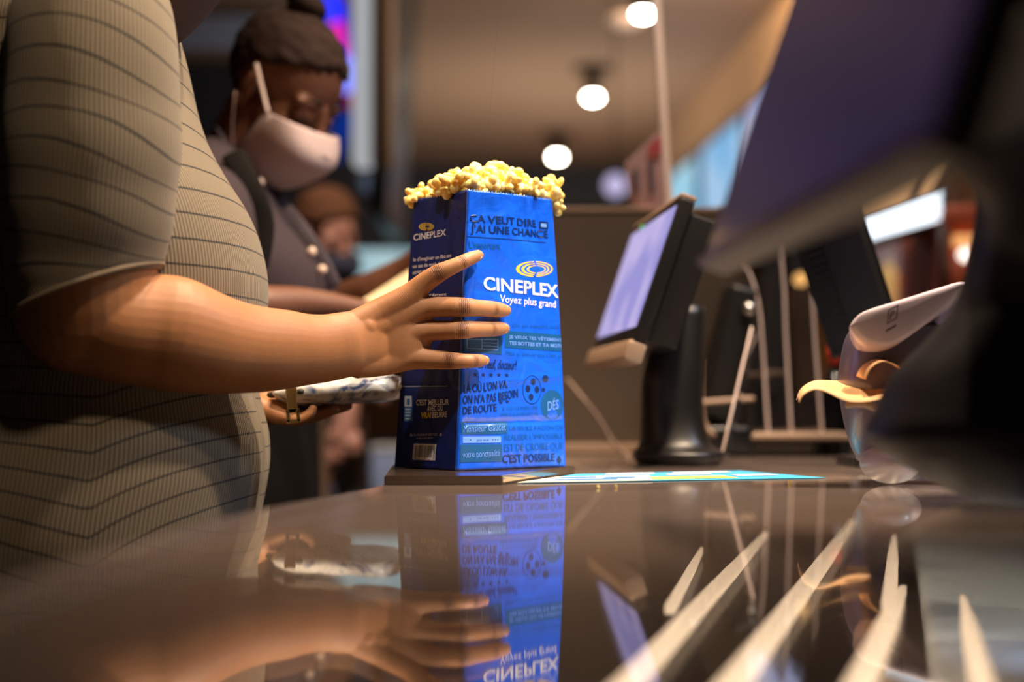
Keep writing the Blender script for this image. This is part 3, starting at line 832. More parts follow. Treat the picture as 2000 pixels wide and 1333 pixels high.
for px, py, dd, rr, lab in [(1652, 832, 2.62, 0.022, 'small white round lid left of the payment terminal body'), (1640, 872, 2.55, 0.03, 'pale lavender lid on the counter left of the payment terminal')]:
    p = V(px, py - 20, dd)
    bm = bmesh.new(); lathe(bm, (p.x, p.y, 0.0005), [(0.001, 0), (rr * 0.8, 0), (rr, max(p.z, 0.02)), (rr * 0.7, max(p.z, 0.02) + 0.006), (0.001, max(p.z, 0.02) + 0.008)], 24)
    t = tag(empty('lidded_cup', (p.x, p.y, 0)), lab, 'cup', None)
    obj('body', bm, mat('lavender_plastic', lin(215, 212, 235), 0.4), t)
p = V(1632, 700, 2.45)
t = tag(empty('sauce_bottle', (p.x, 2.45, 0)), 'black bottle with a red cap left of the payment terminal', 'bottle')
bm = bmesh.new(); lathe(bm, (p.x, 2.45, 0.0005), [(0.001, 0), (0.026, 0), (0.027, 0.02), (0.025, 0.10), (0.012, p.z - 0.012), (0.001, p.z - 0.012)], 24); obj('body', bm, M['black_gloss'], t)
bm = bmesh.new(); lathe(bm, (p.x, 2.45, p.z - 0.0115), [(0.001, 0), (0.014, 0), (0.014, 0.03), (0.001, 0.031)], 20); obj('cap', bm, mat('red_plastic', lin(230, 70, 40), 0.4), t)

# ------------------------------------------------------------------ touch-screen terminals
EW = Vector((0.09, -1, 0)).normalized()         # along the screen, towards the camera end
NH = Vector((-1, -0.09, 0)).normalized()        # the way the screen looks
TILT = math.radians(19)
EU = (Z3 * math.cos(TILT) - NH * math.sin(TILT)).normalized()
EN = (NH * math.cos(TILT) + Z3 * math.sin(TILT)).normalized()


def terminal(bl, label, foot, scr, wid=0.36, hgt=0.215, chin=0.028, secs=None, chin_m=None, stand_m=None, EW=EW, mar=0.015, shell=(0.042, 0.02, -0.004), side=0.011):
    """bl: lower far corner of the front; the front spans wid along EW and hgt along EU"""
    cx = bl + EW * wid / 2
    fx, fy = foot
    t = tag(empty('touch_terminal', (fx, fy, 0)), label, 'payment screen', 'touch-screen sales terminals')
    c = bl + EW * wid / 2 + EU * hgt / 2
    bm = bmesh.new(); add_box(bm, c - EN * 0.010, EW, EU, EN, wid, hgt, 0.020, 0.004, 3); obj('bezel', bm, M['black_plastic'], t, sharp=35)
    bm = bmesh.new(); add_box(bm, c - EN * (0.019 + shell[0] / 2) + EU * shell[2], EW, EU, EN, wid - 0.02, hgt - shell[1], shell[0], 0.005, 3); sh_ = obj('back_shell', bm, M['black_plastic'], t, sharp=35)
    bm = bmesh.new()
    for k in range(9):
        add_box(bm, c - EN * (0.0195 + shell[0]) + EU * (0.05 - k * 0.012), EW, EU, EN, wid * 0.5, 0.004, 0.003)
    obj('vent_slot', bm, M['black_gloss'], sh_, smooth=False)
    bm = bmesh.new(); add_box(bm, bl + EW * (wid / 2) + EU * (hgt / 2 + mar * 0.27) + EN * 0.0008, EW, EU, EN, wid - 2 * side, hgt - 2 * mar, 0.0016); obj('screen', bm, scr, t, smooth=False)
    bm = bmesh.new(); add_box(bm, bl + EW * wid / 2 - EU * (chin / 2 + 0.0005) - EN * 0.008, EW, EU, EN, wid, chin, 0.026, 0.005, 3); obj('chin', bm, chin_m or M['bezel_tan'], t, sharp=35)
    bm = bmesh.new(); add_box(bm, bl + EW * wid / 2 + EU * (hgt + 0.0035) - EN * 0.010, EW, EU, EN, wid - 0.004, 0.006, 0.022, 0.002, 2); obj('top_edge', bm, M['bezel_tan'], t, sharp=35)
    bm = bmesh.new(); add_box(bm, bl + EW * 0.09 + EU * (hgt - 0.007) + EN * 0.001, EW, EU, EN, 0.006, 0.004, 0.001); obj('status_light', bm, emit_mat('green_led', lin(30, 230, 70), 2.0), t, smooth=False)
    # swept stand: wide foot, narrow waist, up to the hinge behind the screen
    hp = c - EN * (0.02 + shell[0]) - EU * 0.02
    arr = catmull(secs + [(hp.z, hp.x + 0.02, hp.y, 0.030, 0.048)], 5)
    bm = bmesh.new()
    rings_to_bm(bm, [superring(x, y, z, rx, rx, ry, 40, 2.6) for z, x, y, rx, ry in arr])
    obj('stand', bm, stand_m or M['black_plastic'], t)
    bm = bmesh.new(); tube(bm, [hp - EW * 0.055 + EN * 0.01, hp + EW * 0.055 + EN * 0.01], [0.016] * 2, 16); obj('hinge', bm, M['black_plastic'], t)
    return t


scr_on = emit_mat('lit_till_screen', lin(165, 158, 225), 0.9, lin(205, 190, 240), 9.0)
M['screen_dim'] = mat('dark_purple_screen', lin(22, 18, 34), 0.3, spec=0.25, vary=0.15, scale=5, emit=lin(48, 36, 88), estr=0.30)
bl1 = V(1158, 684, 2.22)
terminal(bl1, 'smaller touch-screen terminal with a lit lavender display, standing before the brown partition', (0.235, 2.03), scr_on, wid=0.36, hgt=0.20,
         secs=[(0.0015, 0.236, 2.03, 0.058, 0.085), (0.010, 0.236, 2.03, 0.063, 0.09), (0.018, 0.236, 2.03, 0.062, 0.088), (0.030, 0.232, 2.03, 0.050, 0.07), (0.070, 0.228, 2.03, 0.044, 0.055), (0.130, 0.230, 2.03, 0.042, 0.05)])
bl2 = V(1375, 508, 1.09)
near_ = terminal(bl2, 'large blurred terminal with a dark purple screen filling the upper right corner', (0.50, 1.25), M['screen_dim'], wid=0.50, EW=Vector((0.060, -1, 0)).normalized(), hgt=0.255, chin=0.006, mar=0.006, shell=(0.014, 0.10, 0.02), side=0.014,
         chin_m=mat('dim_brown_plastic', lin(84, 66, 52), 0.5), stand_m=mat('purple_black_plastic', lin(15, 12, 18), 0.5, vary=0.1, spec=0.15),
         secs=[(0.0015, 0.51, 1.25, 0.105, 0.08), (0.010, 0.50, 1.25, 0.115, 0.09), (0.033, 0.475, 1.25, 0.130, 0.10), (0.046, 0.465, 1.25, 0.142, 0.10), (0.062, 0.462, 1.25, 0.147, 0.10), (0.085, 0.465, 1.25, 0.140, 0.095),
               (0.112, 0.473, 1.25, 0.134, 0.09), (0.150, 0.483, 1.24, 0.110, 0.08), (0.180, 0.490, 1.23, 0.098, 0.075), (0.225, 0.488, 1.20, 0.094, 0.07), (0.262, 0.45, 1.10, 0.088, 0.07)])
ew_ = Vector((0.060, -1, 0)).normalized()
bm = bmesh.new(); add_box(bm, bl2 + ew_ * 0.27 + EU * 0.175 - EN * 0.085, ew_, EU, EN, 0.44, 0.15, 0.10, 0.02, 3)
obj('rear_module', bm, bpy.data.materials['purple_black_plastic'], near_, sharp=40)
# dark hardware behind the small terminal
bm = bmesh.new(); c = V(1415, 690, 2.36)
add_box(bm, c, (1, 0, -0.25), Y3, (0.25, 0, 1), 0.045, 0.12, 0.22, 0.01, 3)
t = tag(empty('card_reader', V(1420, 860, 2.36)), 'upright black card reader with a shiny knob behind the small terminal', 'card reader')
obj('body', bm, M['black_plastic'], t)
bm = bmesh.new(); ell(bm, V(1462, 604, 2.30), (0.012, 0.012, 0.012)); obj('knob', bm, M['steel'], t)
bm = bmesh.new(); bx(bm, c.x - 0.05, c.x + 0.04, 2.30, 2.44, 0.0005, 0.05, 0.008); obj('foot', bm, M['black_plastic'], t)
bm = bmesh.new(); tube(bm, [Vector((c.x - 0.01, 2.36, 0.045)), c - Vector((0.02, 0, 0.1))], [0.02] * 2, 12, up=(0, 1, 0)); obj('neck', bm, M['black_plastic'], t)

# ribbed customer display
t = tag(empty('customer_display', V(1690, 890, 1.95)), 'black customer display with a ribbed back tilting away, above the payment terminal', 'customer display')
c = V(1652, 548, 1.95)
du = Vector((-0.30, 0.0, 0.95)).normalized(); dw = Vector((0.75, -0.66, 0.22)); dw = (dw - du * dw.dot(du)).normalized(); dn = dw.cross(du)
bm = bmesh.new(); add_box(bm, c, dw, du, dn, 0.085, 0.185, 0.030, 0.006, 3); obj('housing', bm, M['black_plastic'], t, sharp=35)
bm = bmesh.new()
for sgn in (1, -1):
    for k in range(14):
        add_box(bm, c + dn * 0.0155 * sgn + du * (0.07 - k * 0.0105) - dw * 0.022, dw, du, dn, 0.020, 0.005, 0.004, 0.001, 1)
obj('rib', bm, M['black_plastic'], t, smooth=False)
bm = bmesh.new(); bx(bm, c.x + 0.0, c.x + 0.09, 1.9, 2.02, 0.0005, 0.014, 0.004); obj('foot', bm, M['black_plastic'], t)
bm = bmesh.new(); tube(bm, [Vector((c.x + 0.045, 1.96, 0.012)), c - du * 0.085], [0.012] * 2, 12, up=(0, 1, 0)); obj('neck', bm, M['black_plastic'], t)

# ------------------------------------------------------------------ payment terminal with receipt
PD = 1.47
t = tag(empty('payment_terminal', (0.40, PD + 0.07, 0)), 'rounded grey payment terminal with a pale lavender lid and a curling receipt', 'payment terminal')
body_m = mat('grey_lilac_plastic', lin(96, 88, 108), 0.3, vary=0.06, coat=0.3)
secs = []
for (py, pl_) in [(934, 1725), (928, 1705), (912, 1690), (880, 1668), (840, 1655), (790, 1645), (740, 1641), (690, 1648), (660, 1656), (640, 1668)]:
    p = V(pl_, py, PD + 0.07); secs.append((max(p.z, 0.0008), p.x))
arr = catmull(secs, 4)
bm = bmesh.new()
rings_to_bm(bm, [superring((x + 0.50) / 2, PD + 0.07, z, (0.50 - x) / 2, (0.50 - x) / 2, 0.062, 48, 2.4) for z, x in arr])
obj('body', bm, body_m, t)
pa, pb_, pc_, pd_ = V(1662, 652, PD), V(1760, 662, PD), V(1905, 545, PD + 0.07), V(1700, 606, PD + 0.11)
lid_pts = [(1658, 640), (1672, 662), (1700, 678), (1735, 680), (1790, 650), (1850, 600), (1890, 560), (1880, 552), (1830, 566), (1760, 588), (1700, 606), (1672, 620)]
arr = catmull([V(x, y, PD + 0.012)[:] for x, y in lid_pts + lid_pts[:1]], 4)[:-1]
bm = bmesh.new()
loop0 = [Vector(a) for a in arr]; ctr = sum(loop0, Vector()) / len(loop0)
nrm = Vector((-0.25, -0.9, 0.35)).normalized()
rg = []
for s, o_ in ((0.05, 0.008), (0.5, 0.0075), (0.86, 0.0065), (0.96, 0.004), (1.0, 0.0), (1.0, -0.03)):
    rg.append([ctr + (p - ctr) * s + nrm * o_ for p in loop0])
rings_to_bm(bm, rg)
lid = obj('lid', bm, mat('pale_lavender_plastic', lin(212, 198, 210), 0.35, coat=0.2), t)
vs_, fs_, asp = text_mesh('P', bold=0.02)
bm = bmesh.new()
o0 = V(1732, 640, PD) + nrm * 0.002; ux = (V(1752, 629, PD) - V(1732, 640, PD)); uy = (V(1735, 612, PD) - V(1732, 640, PD))
vv = [bm.verts.new(o0 + ux * (0.25 + 0.45 * x) + uy * (0.2 + 0.6 * y) + nrm * 0.006) for x, y in vs_]
for f_ in fs_: bm.faces.new([vv[i] for i in f_])
for (x0_, x1_, y0_, y1_) in [(0, 1, 0, 0.1), (0, 1, 0.9, 1), (0, 0.12, 0, 1), (0.88, 1, 0, 1), (0.0, 1.0, -0.55, -0.38)]:
    q = [bm.verts.new(o0 + ux * a + uy * b + nrm * 0.006) for a, b in ((x0_, y0_), (x1_, y0_), (x1_, y1_), (x0_, y1_))]
    bm.faces.new(q)
obj('logo', bm, mat('grey_print', lin(105, 88, 98), 0.5), lid, smooth=False)
rec = mat('receipt_paper', lin(246, 196, 140), 0.7, vary=0.05)
top = [(1556, 782), (1562, 765), (1580, 750), (1605, 744), (1650, 745), (1700, 741), (1750, 736), (1790, 733)]
bot = [(1561, 788), (1570, 772), (1590, 762), (1612, 766), (1655, 785), (1700, 785), (1745, 772), (1790, 760)]
ra = [Vector(a) for a in catmull([V(x, y, PD + 0.10)[:] for x, y in top], 4)]; rb = [Vector(a) for a in catmull([V(x, y, PD - 0.02)[:] for x, y in bot], 4)]
rows = []
for s in range(7):
    u = s / 6
    rows.append([a.lerp(b, u) + Vector((0, 0, 0.004 * math.sin(u * PI))) for a, b in zip(ra, rb)])
bm = bmesh.new(); sheet(bm, rows, 0.0006); obj('receipt', bm, rec, t)
lp = [(1690, 742), (1700, 720), (1722, 706), (1748, 712), (1775, 730), (1800, 740)]
ra = [Vector(a) for a in catmull([V(x, y, PD - 0.005)[:] for x, y in lp], 4)]
bm = bmesh.new(); sheet(bm, [[a + Vector((0, 0.018 * s, 0.002 * s)) for a in ra] for s in range(4)], 0.0006); obj('receipt_loop', bm, rec, t)
bm = bmesh.new(); ell(bm, V(1738, 905, PD + 0.03), (0.030, 0.05, 0.0215)); obj('paper_roll_cover', bm, mat('grey_white_plastic', lin(196, 186, 190), 0.3), t)
bm = bmesh.new(); tube(bm, [V(1655, 792, PD - 0.0), V(1690, 790, PD - 0.005), V(1722, 806, PD - 0.0)], [0.003, 0.004, 0.003], 8, smooth=4); obj('slot_lip', bm, M['edge_cap'], t)

# ------------------------------------------------------------------ popcorn bag
DF = Vector((0.764, 0.645, 0)).normalized(); DS = Vector((-0.645, 0.764, 0)).normalized()
NB, NT = Vector((-0.0605, 1.600, 0.0104)), Vector((-0.0490, 1.600, 0.3290))
WF, WS = (0.165, 0.128), (0.125, 0.107)
NF, NL = Vector((DF.y, -DF.x, 0)), Vector((-DS.y, DS.x, 0))     # outward normals of the front and of the left side


def sst(a, b, x):
    t = min(1, max(0, (x - a) / (b - a))); return t * t * (3 - 2 * t)


def wrinkle(side, s, v):
    n = mnoise.noise(Vector((s * 3.1 + side * 7, v * 5.2, 1.7)))
    n2 = mnoise.noise(Vector((s * 8 + side * 3 + v * 3, v * 13 - s * 2, 4.2)))
    d = 0.0016 * n + 0.0007 * n2
    edge = sst(0, 0.06, s) * sst(0, 0.06, 1 - s)
    if side == 0:
        d *= 1.0 + 0.9 * sst(0.55, 1.0, v)
        d += -0.0022 * math.exp(-((v - 0.165 - 0.01 * s) / 0.010) ** 2)          # fold of the block bottom
        d += 0.0030 * sst(0.165, 0.0, v) * math.sin(PI * s) * 0.6
        d += 0.0013 * math.exp(-((v - 0.30 - 0.04 * s) / 0.012) ** 2) * sst(0.1, 0.4, s)
        d += -0.0012 * math.exp(-((s - 0.45 - 0.9 * (0.165 - v)) / 0.03) ** 2) * sst(0.2, 0.1, v)
        d += 0.0024 * math.sin(PI * s) * sst(0.2, 0.7, v)
        d += 0.0016 * math.exp(-((s - 0.70 + 0.25 * (v - 0.8)) / 0.035) ** 2) * sst(0.6, 0.75, v)
        d -= 0.0014 * math.exp(-((s - 0.80 + 0.15 * (v - 0.8)) / 0.03) ** 2) * sst(0.62, 0.8, v)
    else:
        g = 0.0105 * sst(0.25, 1.0, v)
        d -= g * max(0.0, 1 - abs(s - 0.55) / 0.5) if side in (1, 3) else 0
        d += -0.0012 * math.exp(-((v - 0.30) / 0.008) ** 2)
        d += -0.0012 * math.exp(-((abs(s - 0.5) - 1.1 * (0.17 - v)) / 0.04) ** 2) * sst(0.2, 0.16, v)
    return d * edge


RC = 0.0035; A0 = RC * (1 - 1 / math.sqrt(2))


def bag_pt(side, s, v, off=0.0):
    """side 0 front (near corner to right), 1 right, 2 back, 3 left (back to near corner); s, v in 0..1"""
    N = NB.lerp(NT, v); wf = WF[0] + (WF[1] - WF[0]) * v; ws = WS[0] + (WS[1] - WS[0]) * v
    bulge = 1 + 0.02 * math.sin(PI * v)
    wf *= bulge
    c = [N, N + DF * wf, N + DF * wf + DS * ws, N + DS * ws]
    d, n, wd = [(DF, NF, wf), (DS, -NL, ws), (-DF, -NF, wf), (-DS, NL, ws)][side]
    a = A0 + s * (wd - 2 * A0)
    ins = 0.0
    for q in (a, wd - a):
        if q < RC: ins = RC - math.sqrt(max(0, RC * RC - (RC - q) ** 2))
    return c[side] + d * a + n * (wrinkle(side, s, v) - ins + off)


bag = tag(empty('popcorn_bag', (-0.04, 1.68, 0.0104)), 'tall blue and navy paper popcorn bag with a yellow ring logo, held by a hand', 'popcorn bag')
M['bag_blue'] = paper_mat('blue_bag_paper', lin(16, 96, 236))
M['bag_navy'] = paper_mat('navy_bag_paper', lin(12, 30, 98), rough=0.5, spec=0.2, coat=0.08)
M['bag_in'] = mat('bag_inside_paper', lin(235, 225, 200), 0.7)
NU, NV = [64, 44, 40, 52], 100
bm = bmesh.new()
cols_, mats_ = [], []
for side in range(4):
    for i in range(NU[side]):
        s = i / NU[side]
        blue = side in (0, 2) or (side == 3 and s > 0.945) or (side == 1 and s < 0.05)
        cols_.append((side, s)); mats_.append(0 if blue else 1)
grid = []
for k in range(NV + 1):
    row = []
    for j, (side, s) in enumerate(cols_):
        p = bag_pt(side, s, k / NV)
        if k == NV: p = p + Vector((0, 0, -0.0022 if j % 2 else 0.0))
        row.append(bm.verts.new(p))
    grid.append(row)
nc_ = len(cols_)
fs = []
for k in range(NV):
    for j in range(nc_):
        f = bm.faces.new((grid[k][j], grid[k][(j + 1) % nc_], grid[k + 1][(j + 1) % nc_], grid[k + 1][j])); f.material_index = mats_[j]; fs.append(f)
f = bm.faces.new(list(reversed(grid[0]))); f.material_index = 0; fs.append(f)
bm.normal_update()
bmesh.ops.solidify(bm, geom=fs, thickness=0.00035)
obj('sack', bm, [M['bag_blue'], M['bag_navy'], M['bag_in']], bag)


def find(side, px, py):
    """where on a bag side the printing at this place of the photograph sits"""
    s, v = 0.5, 0.5
    for _ in range(14):
        x, y = proj(bag_pt(side, s, v)); e = 0.004
        xs, ys = proj(bag_pt(side, s + e, v)); xv, yv = proj(bag_pt(side, s, v + e))
        a, b, c, d = (xs - x) / e, (xv - x) / e, (ys - y) / e, (yv - y) / e
        det = a * d - b * c
        ds = ((px - x) * d - b * (py - y)) / det; dv = (a * (py - y) - c * (px - x)) / det
        s += max(-0.3, min(0.3, ds)); v += max(-0.3, min(0.3, dv))
    return s, v


INK = {}


def ink(name, col, rough=0.4):
    if name not in INK: INK[name] = mat('ink_' + name, lin(*col), rough, vary=0.06, scale=60, coat=0.3, coat_rough=0.15)
    return INK[name]


class Print:
    def __init__(self): self.bms = {}
    def bm(self, m):
        if m not in self.bms: self.bms[m] = bmesh.new()
        return self.bms[m]
    def text(self, side, s, p0, p1, cap, m, bold=0.0, shear=0.0, off=0.0006, arch=0.0):
        (s0, v0), (s1, v1) = find(side, *p0), find(side, *p1)
        if side == 3: pass
        sm, vm = find(side, p0[0], p0[1] - cap); hv = vm - v0; hs = sm - s0
        vs_, fs_, asp = text_mesh(s, bold, shear)
        b = self.bm(m)
        vv = []
        for x, y in vs_:
            ss = s0 + (s1 - s0) * x + hs * y; v_ = v0 + (v1 - v0) * x + hv * y + arch * hv * math.sin(PI * x)
            vv.append(b.verts.new(bag_pt(side, min(0.999, max(0.001, ss)), v_, off)))
        for f_ in fs_:
            try: b.faces.new([vv[i] for i in f_])
            except ValueError: pass
    def poly(self, side, pts, m, off=0.00034, n=None):
        """flat shape given by its outline in the photograph; quads are gridded so that they follow the paper"""
        q = [find(side, *p) for p in pts]
        b = self.bm(m)
        if len(q) == 4:
            n = n or (36 if abs(q[1][0] - q[0][0]) > 0.3 else 12)
            g = []
            for i in range(n + 1):
                t = i / n; l = (q[0][0] + (q[3][0] - q[0][0]) * t, q[0][1] + (q[3][1] - q[0][1]) * t); r = (q[1][0] + (q[2][0] - q[1][0]) * t, q[1][1] + (q[2][1] - q[1][1]) * t)
                g.append([b.verts.new(bag_pt(side, min(0.999, max(0.001, l[0] + (r[0] - l[0]) * j / n)), l[1] + (r[1] - l[1]) * j / n, off)) for j in range(n + 1)])
            for i in range(n):
                for j in range(n): b.faces.new((g[i][j], g[i][j + 1], g[i + 1][j + 1], g[i + 1][j]))
        else:
            c = (sum(a[0] for a in q) / len(q), sum(a[1] for a in q) / len(q))
            cv = b.verts.new(bag_pt(side, c[0], c[1], off)); vv = [b.verts.new(bag_pt(side, min(0.999, max(0.001, a[0])), a[1], off)) for a in q]
            for i in range(len(vv)): b.faces.new((cv, vv[i], vv[(i + 1) % len(vv)]))
    def ell(self, side, c, rx, ry, m, off=0.00026, n=28):
        self.poly(side, [(c[0] + rx * math.cos(2 * PI * k / n), c[1] + ry * math.sin(2 * PI * k / n)) for k in range(n)], m, off)
    def ring(self, side, c, rx, ry, w0, w1, m, a0=0, a1=360, off=0.00030, n=40):
        b = self.bm(m); pr = None
        for k in range(n + 1):
            a = math.radians(a0 + (a1 - a0) * k / n); t = 0.5 - 0.5 * math.cos(a)
            w_ = w0 + (w1 - w0) * t
            row = [b.verts.new(bag_pt(side, *find(side, c[0] + (rx - q * w_) * math.cos(a), c[1] + (ry - q * w_ * ry / rx) * math.sin(a)), off)) for q in (0, 1)]
            if pr: b.faces.new((pr[0], row[0], row[1], pr[1]))
            pr = row
    def star(self, side, c, r, m):
        self.poly(side, [(c[0] + r * (1 if k % 2 == 0 else 0.42) * math.sin(PI * k / 5), c[1] - r * (1 if k % 2 == 0 else 0.42) * math.cos(PI * k / 5)) for k in range(10)], m, 0.00034)
    def solo(self, side, pts, m, name):
        keep = self.bms; self.bms = {}
        self.poly(side, pts, m)
        obj(name, self.bms.pop(m), m, bag, smooth=False); self.bms = keep
    def emit(self, name, sets, lab=None):
        for m in list(self.bms):
            if m in sets:
                b = self.bms.pop(m)
                o = obj(sets[m], b, m, bag, smooth=False)
                if lab and sets[m] in lab: o['label'] = lab[sets[m]]


W_, Y_, D_K, T_K, L_B, P_B = ink('white', (240, 235, 238)), ink('yellow', (240, 205, 60)), ink('dark_blue', (8, 38, 92)), ink('teal', (14, 84, 138)), ink('light_blue', (104, 150, 235)), ink('pale_blue', (110, 158, 240))
pr = Print()
# front: ring logo and name
for k, (dx, rx, ry, w0, w1) in enumerate([(0, 36, 15.2, 3.2, 6.5), (1.5, 27, 11.4, 2.8, 5.2), (3, 18.5, 7.8, 2.4, 4.2)]):
    cx = 1043.5 + dx * 1.2
    pr.ring(0, (cx, 525.8 + k * 0.3), rx, ry, w0, w1, Y_, 94, 268); pr.ring(0, (cx, 525.8 + k * 0.3), rx, ry, w0, w1, Y_, -86, 84)
pr.text(0, 'CINEPLEX', (944, 565.3), (1090.5, 581.5), 26, W_, bold=0.022)
pr.text(0, 'Voyez plus grand', (976, 590), (1085, 601.5), 15, W_, bold=0.008)
pr.emit('x', {Y_: 'ring_logo', W_: 'brand_lettering'})
# front: quotations in darker and lighter blue
pr.text(0, 'ÇA VEUT DIRE', (917.5, 433.0), (1047, 444.5), 15, D_K, bold=0.022)
pr.poly(0, [(1053, 447), (1070, 448.5), (1070, 434), (1053, 432.5)], D_K); pr.poly(0, [(1056, 443.5), (1067, 444.5), (1067, 437.5), (1056, 436.5)], P_B, 0.00052)
pr.text(0, "J'AI UNE CHANCE", (918.5, 453), (1070, 465), 15, D_K, bold=0.022)
pr.poly(0, [(912, 463), (1066, 475), (1066, 473.6), (912, 461.6)], D_K)
pr.text(0, "L'important", (916, 485), (977, 487), 15, T_K, bold=0.0)
pr.text(0, "On en viendra tous", (1000, 640), (1094, 642), 8, T_K, shear=0.3)
pr.solo(0, [(986, 679), (1099, 687.5), (1099, 655.5), (986, 646)], T_K, 'printed_panel')
pr.text(0, 'JE VEUX TES VÊTEMENTS', (994, 661), (1097, 668.5), 6.5, L_B, bold=0.02)
pr.text(0, 'TES BOTTES ET TA MOTO', (994, 673.5), (1097, 680), 7, L_B, bold=0.03)
pr.solo(0, [(900, 686), (979, 693.5), (980, 658), (900, 652)], T_K, 'printed_panel')
for (a, b, c, d) in [(911, 662, 972, 663.5), (911, 680, 972, 683), (941, 669, 972, 670.5), (941, 675, 972, 676.5)]:
    pr.poly(0, [(a, b + 1.5), (c, d + 1.5), (c, d), (a, b)], L_B, 0.00052)
for xx in (911, 940, 971): pr.poly(0, [(xx, 681.5), (xx + 1.6, 681.7), (xx + 1.6, 662.2), (xx, 662)], L_B, 0.00052)
pr.text(0, "Mais qu'est-ce que c'est que", (986, 693.5), (1099, 699.5), 8, T_K, shear=0.35)
pr.text(0, 'Quoi de neuf, docteur!', (908, 718), (1083, 726), 19, D_K, shear=0.35, bold=0.012)
for k in range(5): pr.star(0, (928 + 15.4 * k, 732.5 + 0.2 * k), 5, D_K)
pr.text(0, "LÀ OÙ L'ON VA,", (906, 768), (991, 757), 17, D_K, bold=0.018, arch=-0.1)
pr.text(0, "ON N'A PAS BESOIN", (903.5, 789.5), (1011, 776), 17, D_K, bold=0.018, arch=-0.15)
pr.text(0, 'DE ROUTE', (903.5, 810), (970, 803), 15, D_K, bold=0.018)
pr.star(0, (978, 786.5), 4.5, D_K); pr.star(0, (990.5, 785), 4.5, D_K)
pr.ring(0, (1038.7, 761.8), 18, 28.5, 1.0, 1.0, D_K)
for (a, b) in [(1041, 746), (1031, 760), (1048.5, 761.5), (1037, 776)]: pr.ell(0, (a, b), 4.6, 6.6, D_K)
for (a, b, r) in [(1065, 740, 6), (1061, 762, 3.5)]: pr.ell(0, (a, b), r, r * 1.2, D_K)
pr.solo(0, [(1078 + 22 * math.cos(2 * PI * k / 32), 791 + 29 * math.sin(2 * PI * k / 32)) for k in range(32)], T_K, 'printed_disc'); pr.text(0, 'DÉS', (1069, 803), (1090, 799), 19, L_B, bold=0.01)
pr.text(0, "JE VAIS LUI FAIRE UNE", (980, 802), (1050, 800), 7, T_K); pr.text(0, "OFFRE QU'IL NE REFUSERA PAS", (976, 813), (1050, 811), 6, T_K)
pr.solo(0, [(901, 849), (990, 848), (990, 824), (900, 824)], T_K, 'printed_panel'); pr.text(0, 'Monsieur Gaudet', (905, 845), (987, 841), 14, L_B, bold=0.0)
pr.solo(0, [(904, 866), (978, 865), (978, 852.5), (904, 853.5)], P_B, 'printed_panel'); 
for k in range(3): pr.star(0, (909 + 5 * k, 860), 2.2, D_K)
pr.text(0, 'pas aux', (930, 862), (955, 861.5), 5, T_K, shear=0.3)
for k in range(3): pr.star(0, (962 + 5 * k, 859.6), 2.2, D_K)
pr.solo(0, [(898, 904), (980, 902), (980, 868), (899, 869)], T_K, 'printed_panel'); pr.text(0, 'votre ponctualité', (903.5, 895), (976, 891), 14, L_B)
pr.text(0, 'LA SEULE FAÇON DE', (994, 841), (1099, 839.5), 8.5, T_K); pr.text(0, "RÉALISER L'IMPOSSIBLE", (985, 860), (1099, 857), 11, T_K)
pr.text(0, 'EST DE CROIRE QUE', (984, 882), (1099, 878), 15, T_K); pr.text(0, "C'EST POSSIBLE", (981, 904.5), (1083, 901), 16, D_K, bold=0.02)
pr.ell(0, (1091.5, 900), 4.5, 5.5, D_K); pr.poly(0, [(1087.5, 898), (1095.5, 897.5), (1092, 890), (1091, 890)], D_K, 0.00034); pr.poly(0, [(1090.5, 908), (1093, 908), (1092.4, 903), (1091, 903)], D_K, 0.00034)
pr.emit('x', {D_K: 'dark_blue_lettering', T_K: 'teal_lettering', L_B: 'light_blue_lettering', P_B: 'pale_blue_panel'})
# left side
W2, Y2, B2, BL2, K2 = ink('side_white', (225, 220, 225)), ink('side_yellow', (235, 200, 40)), ink('side_blue', (50, 110, 165)), ink('bar_black', (20, 20, 26)), ink('side_pale', (190, 200, 215))
for k, (rx, ry) in enumerate([(14.5, 7.2), (10.8, 5.2), (7.2, 3.3)]):
    pr.ring(3, (833 + k * 0.8, 443), rx, ry, 1.4, 2.4, Y2, 94, 268, n=24); pr.ring(3, (833 + k * 0.8, 443), rx, ry, 1.4, 2.4, Y2, -86, 84, n=24)
pr.text(3, 'CINEPLEX', (808.5, 470.5), (871.5, 460), 13, W2, bold=0.012)
pr.text(3, "le d'imaginer un film sans", (807.8, 511), (882, 502), 7.5, W2, bold=0.012)
pr.text(3, "un sac de maïs éclaté soufflé", (807, 524), (889.6, 514), 7.5, W2, bold=0.012)
pr.text(3, "aérien et tout", (806.6, 536.5), (846, 529), 7.5, W2, bold=0.012)
pr.text(3, 'assurément', (820, 579.5), (872.6, 577.5), 6, W2, bold=0.012)
pr.poly(3, [(788, 756.2), (874.6, 755.2), (874.6, 754.2), (788, 755.2)], K2)
pr.text(3, "C'EST MEILLEUR", (813.9, 792.2), (877.5, 791), 11, W2, bold=0.02, shear=0.08)
pr.text(3, 'AVEC DU', (835, 803.6), (866, 802.6), 10.5, W2, bold=0.02, shear=0.08)
pr.text(3, 'VRAI', (823.6, 817.4), (843, 816.2), 11, Y2, bold=0.03, shear=0.15); pr.text(3, 'BEURRE', (845, 816.2), (874, 814.8), 11, W2, bold=0.02, shear=0.08)
pr.poly(3, [(790, 794.5), (805, 794.5), (804.5, 774), (790.5, 774)], K2); pr.poly(3, [(789, 823), (806.5, 823), (805, 794.8), (790, 794.8)], B2)
for yy in (799, 805, 811, 817): pr.poly(3, [(792, yy + 2.2), (803, yy + 2.2), (803, yy), (792, yy)], K2, 0.00052)
pr.poly(3, [(795, 791), (801, 791), (801, 779), (795, 779)], B2, 0.00052)
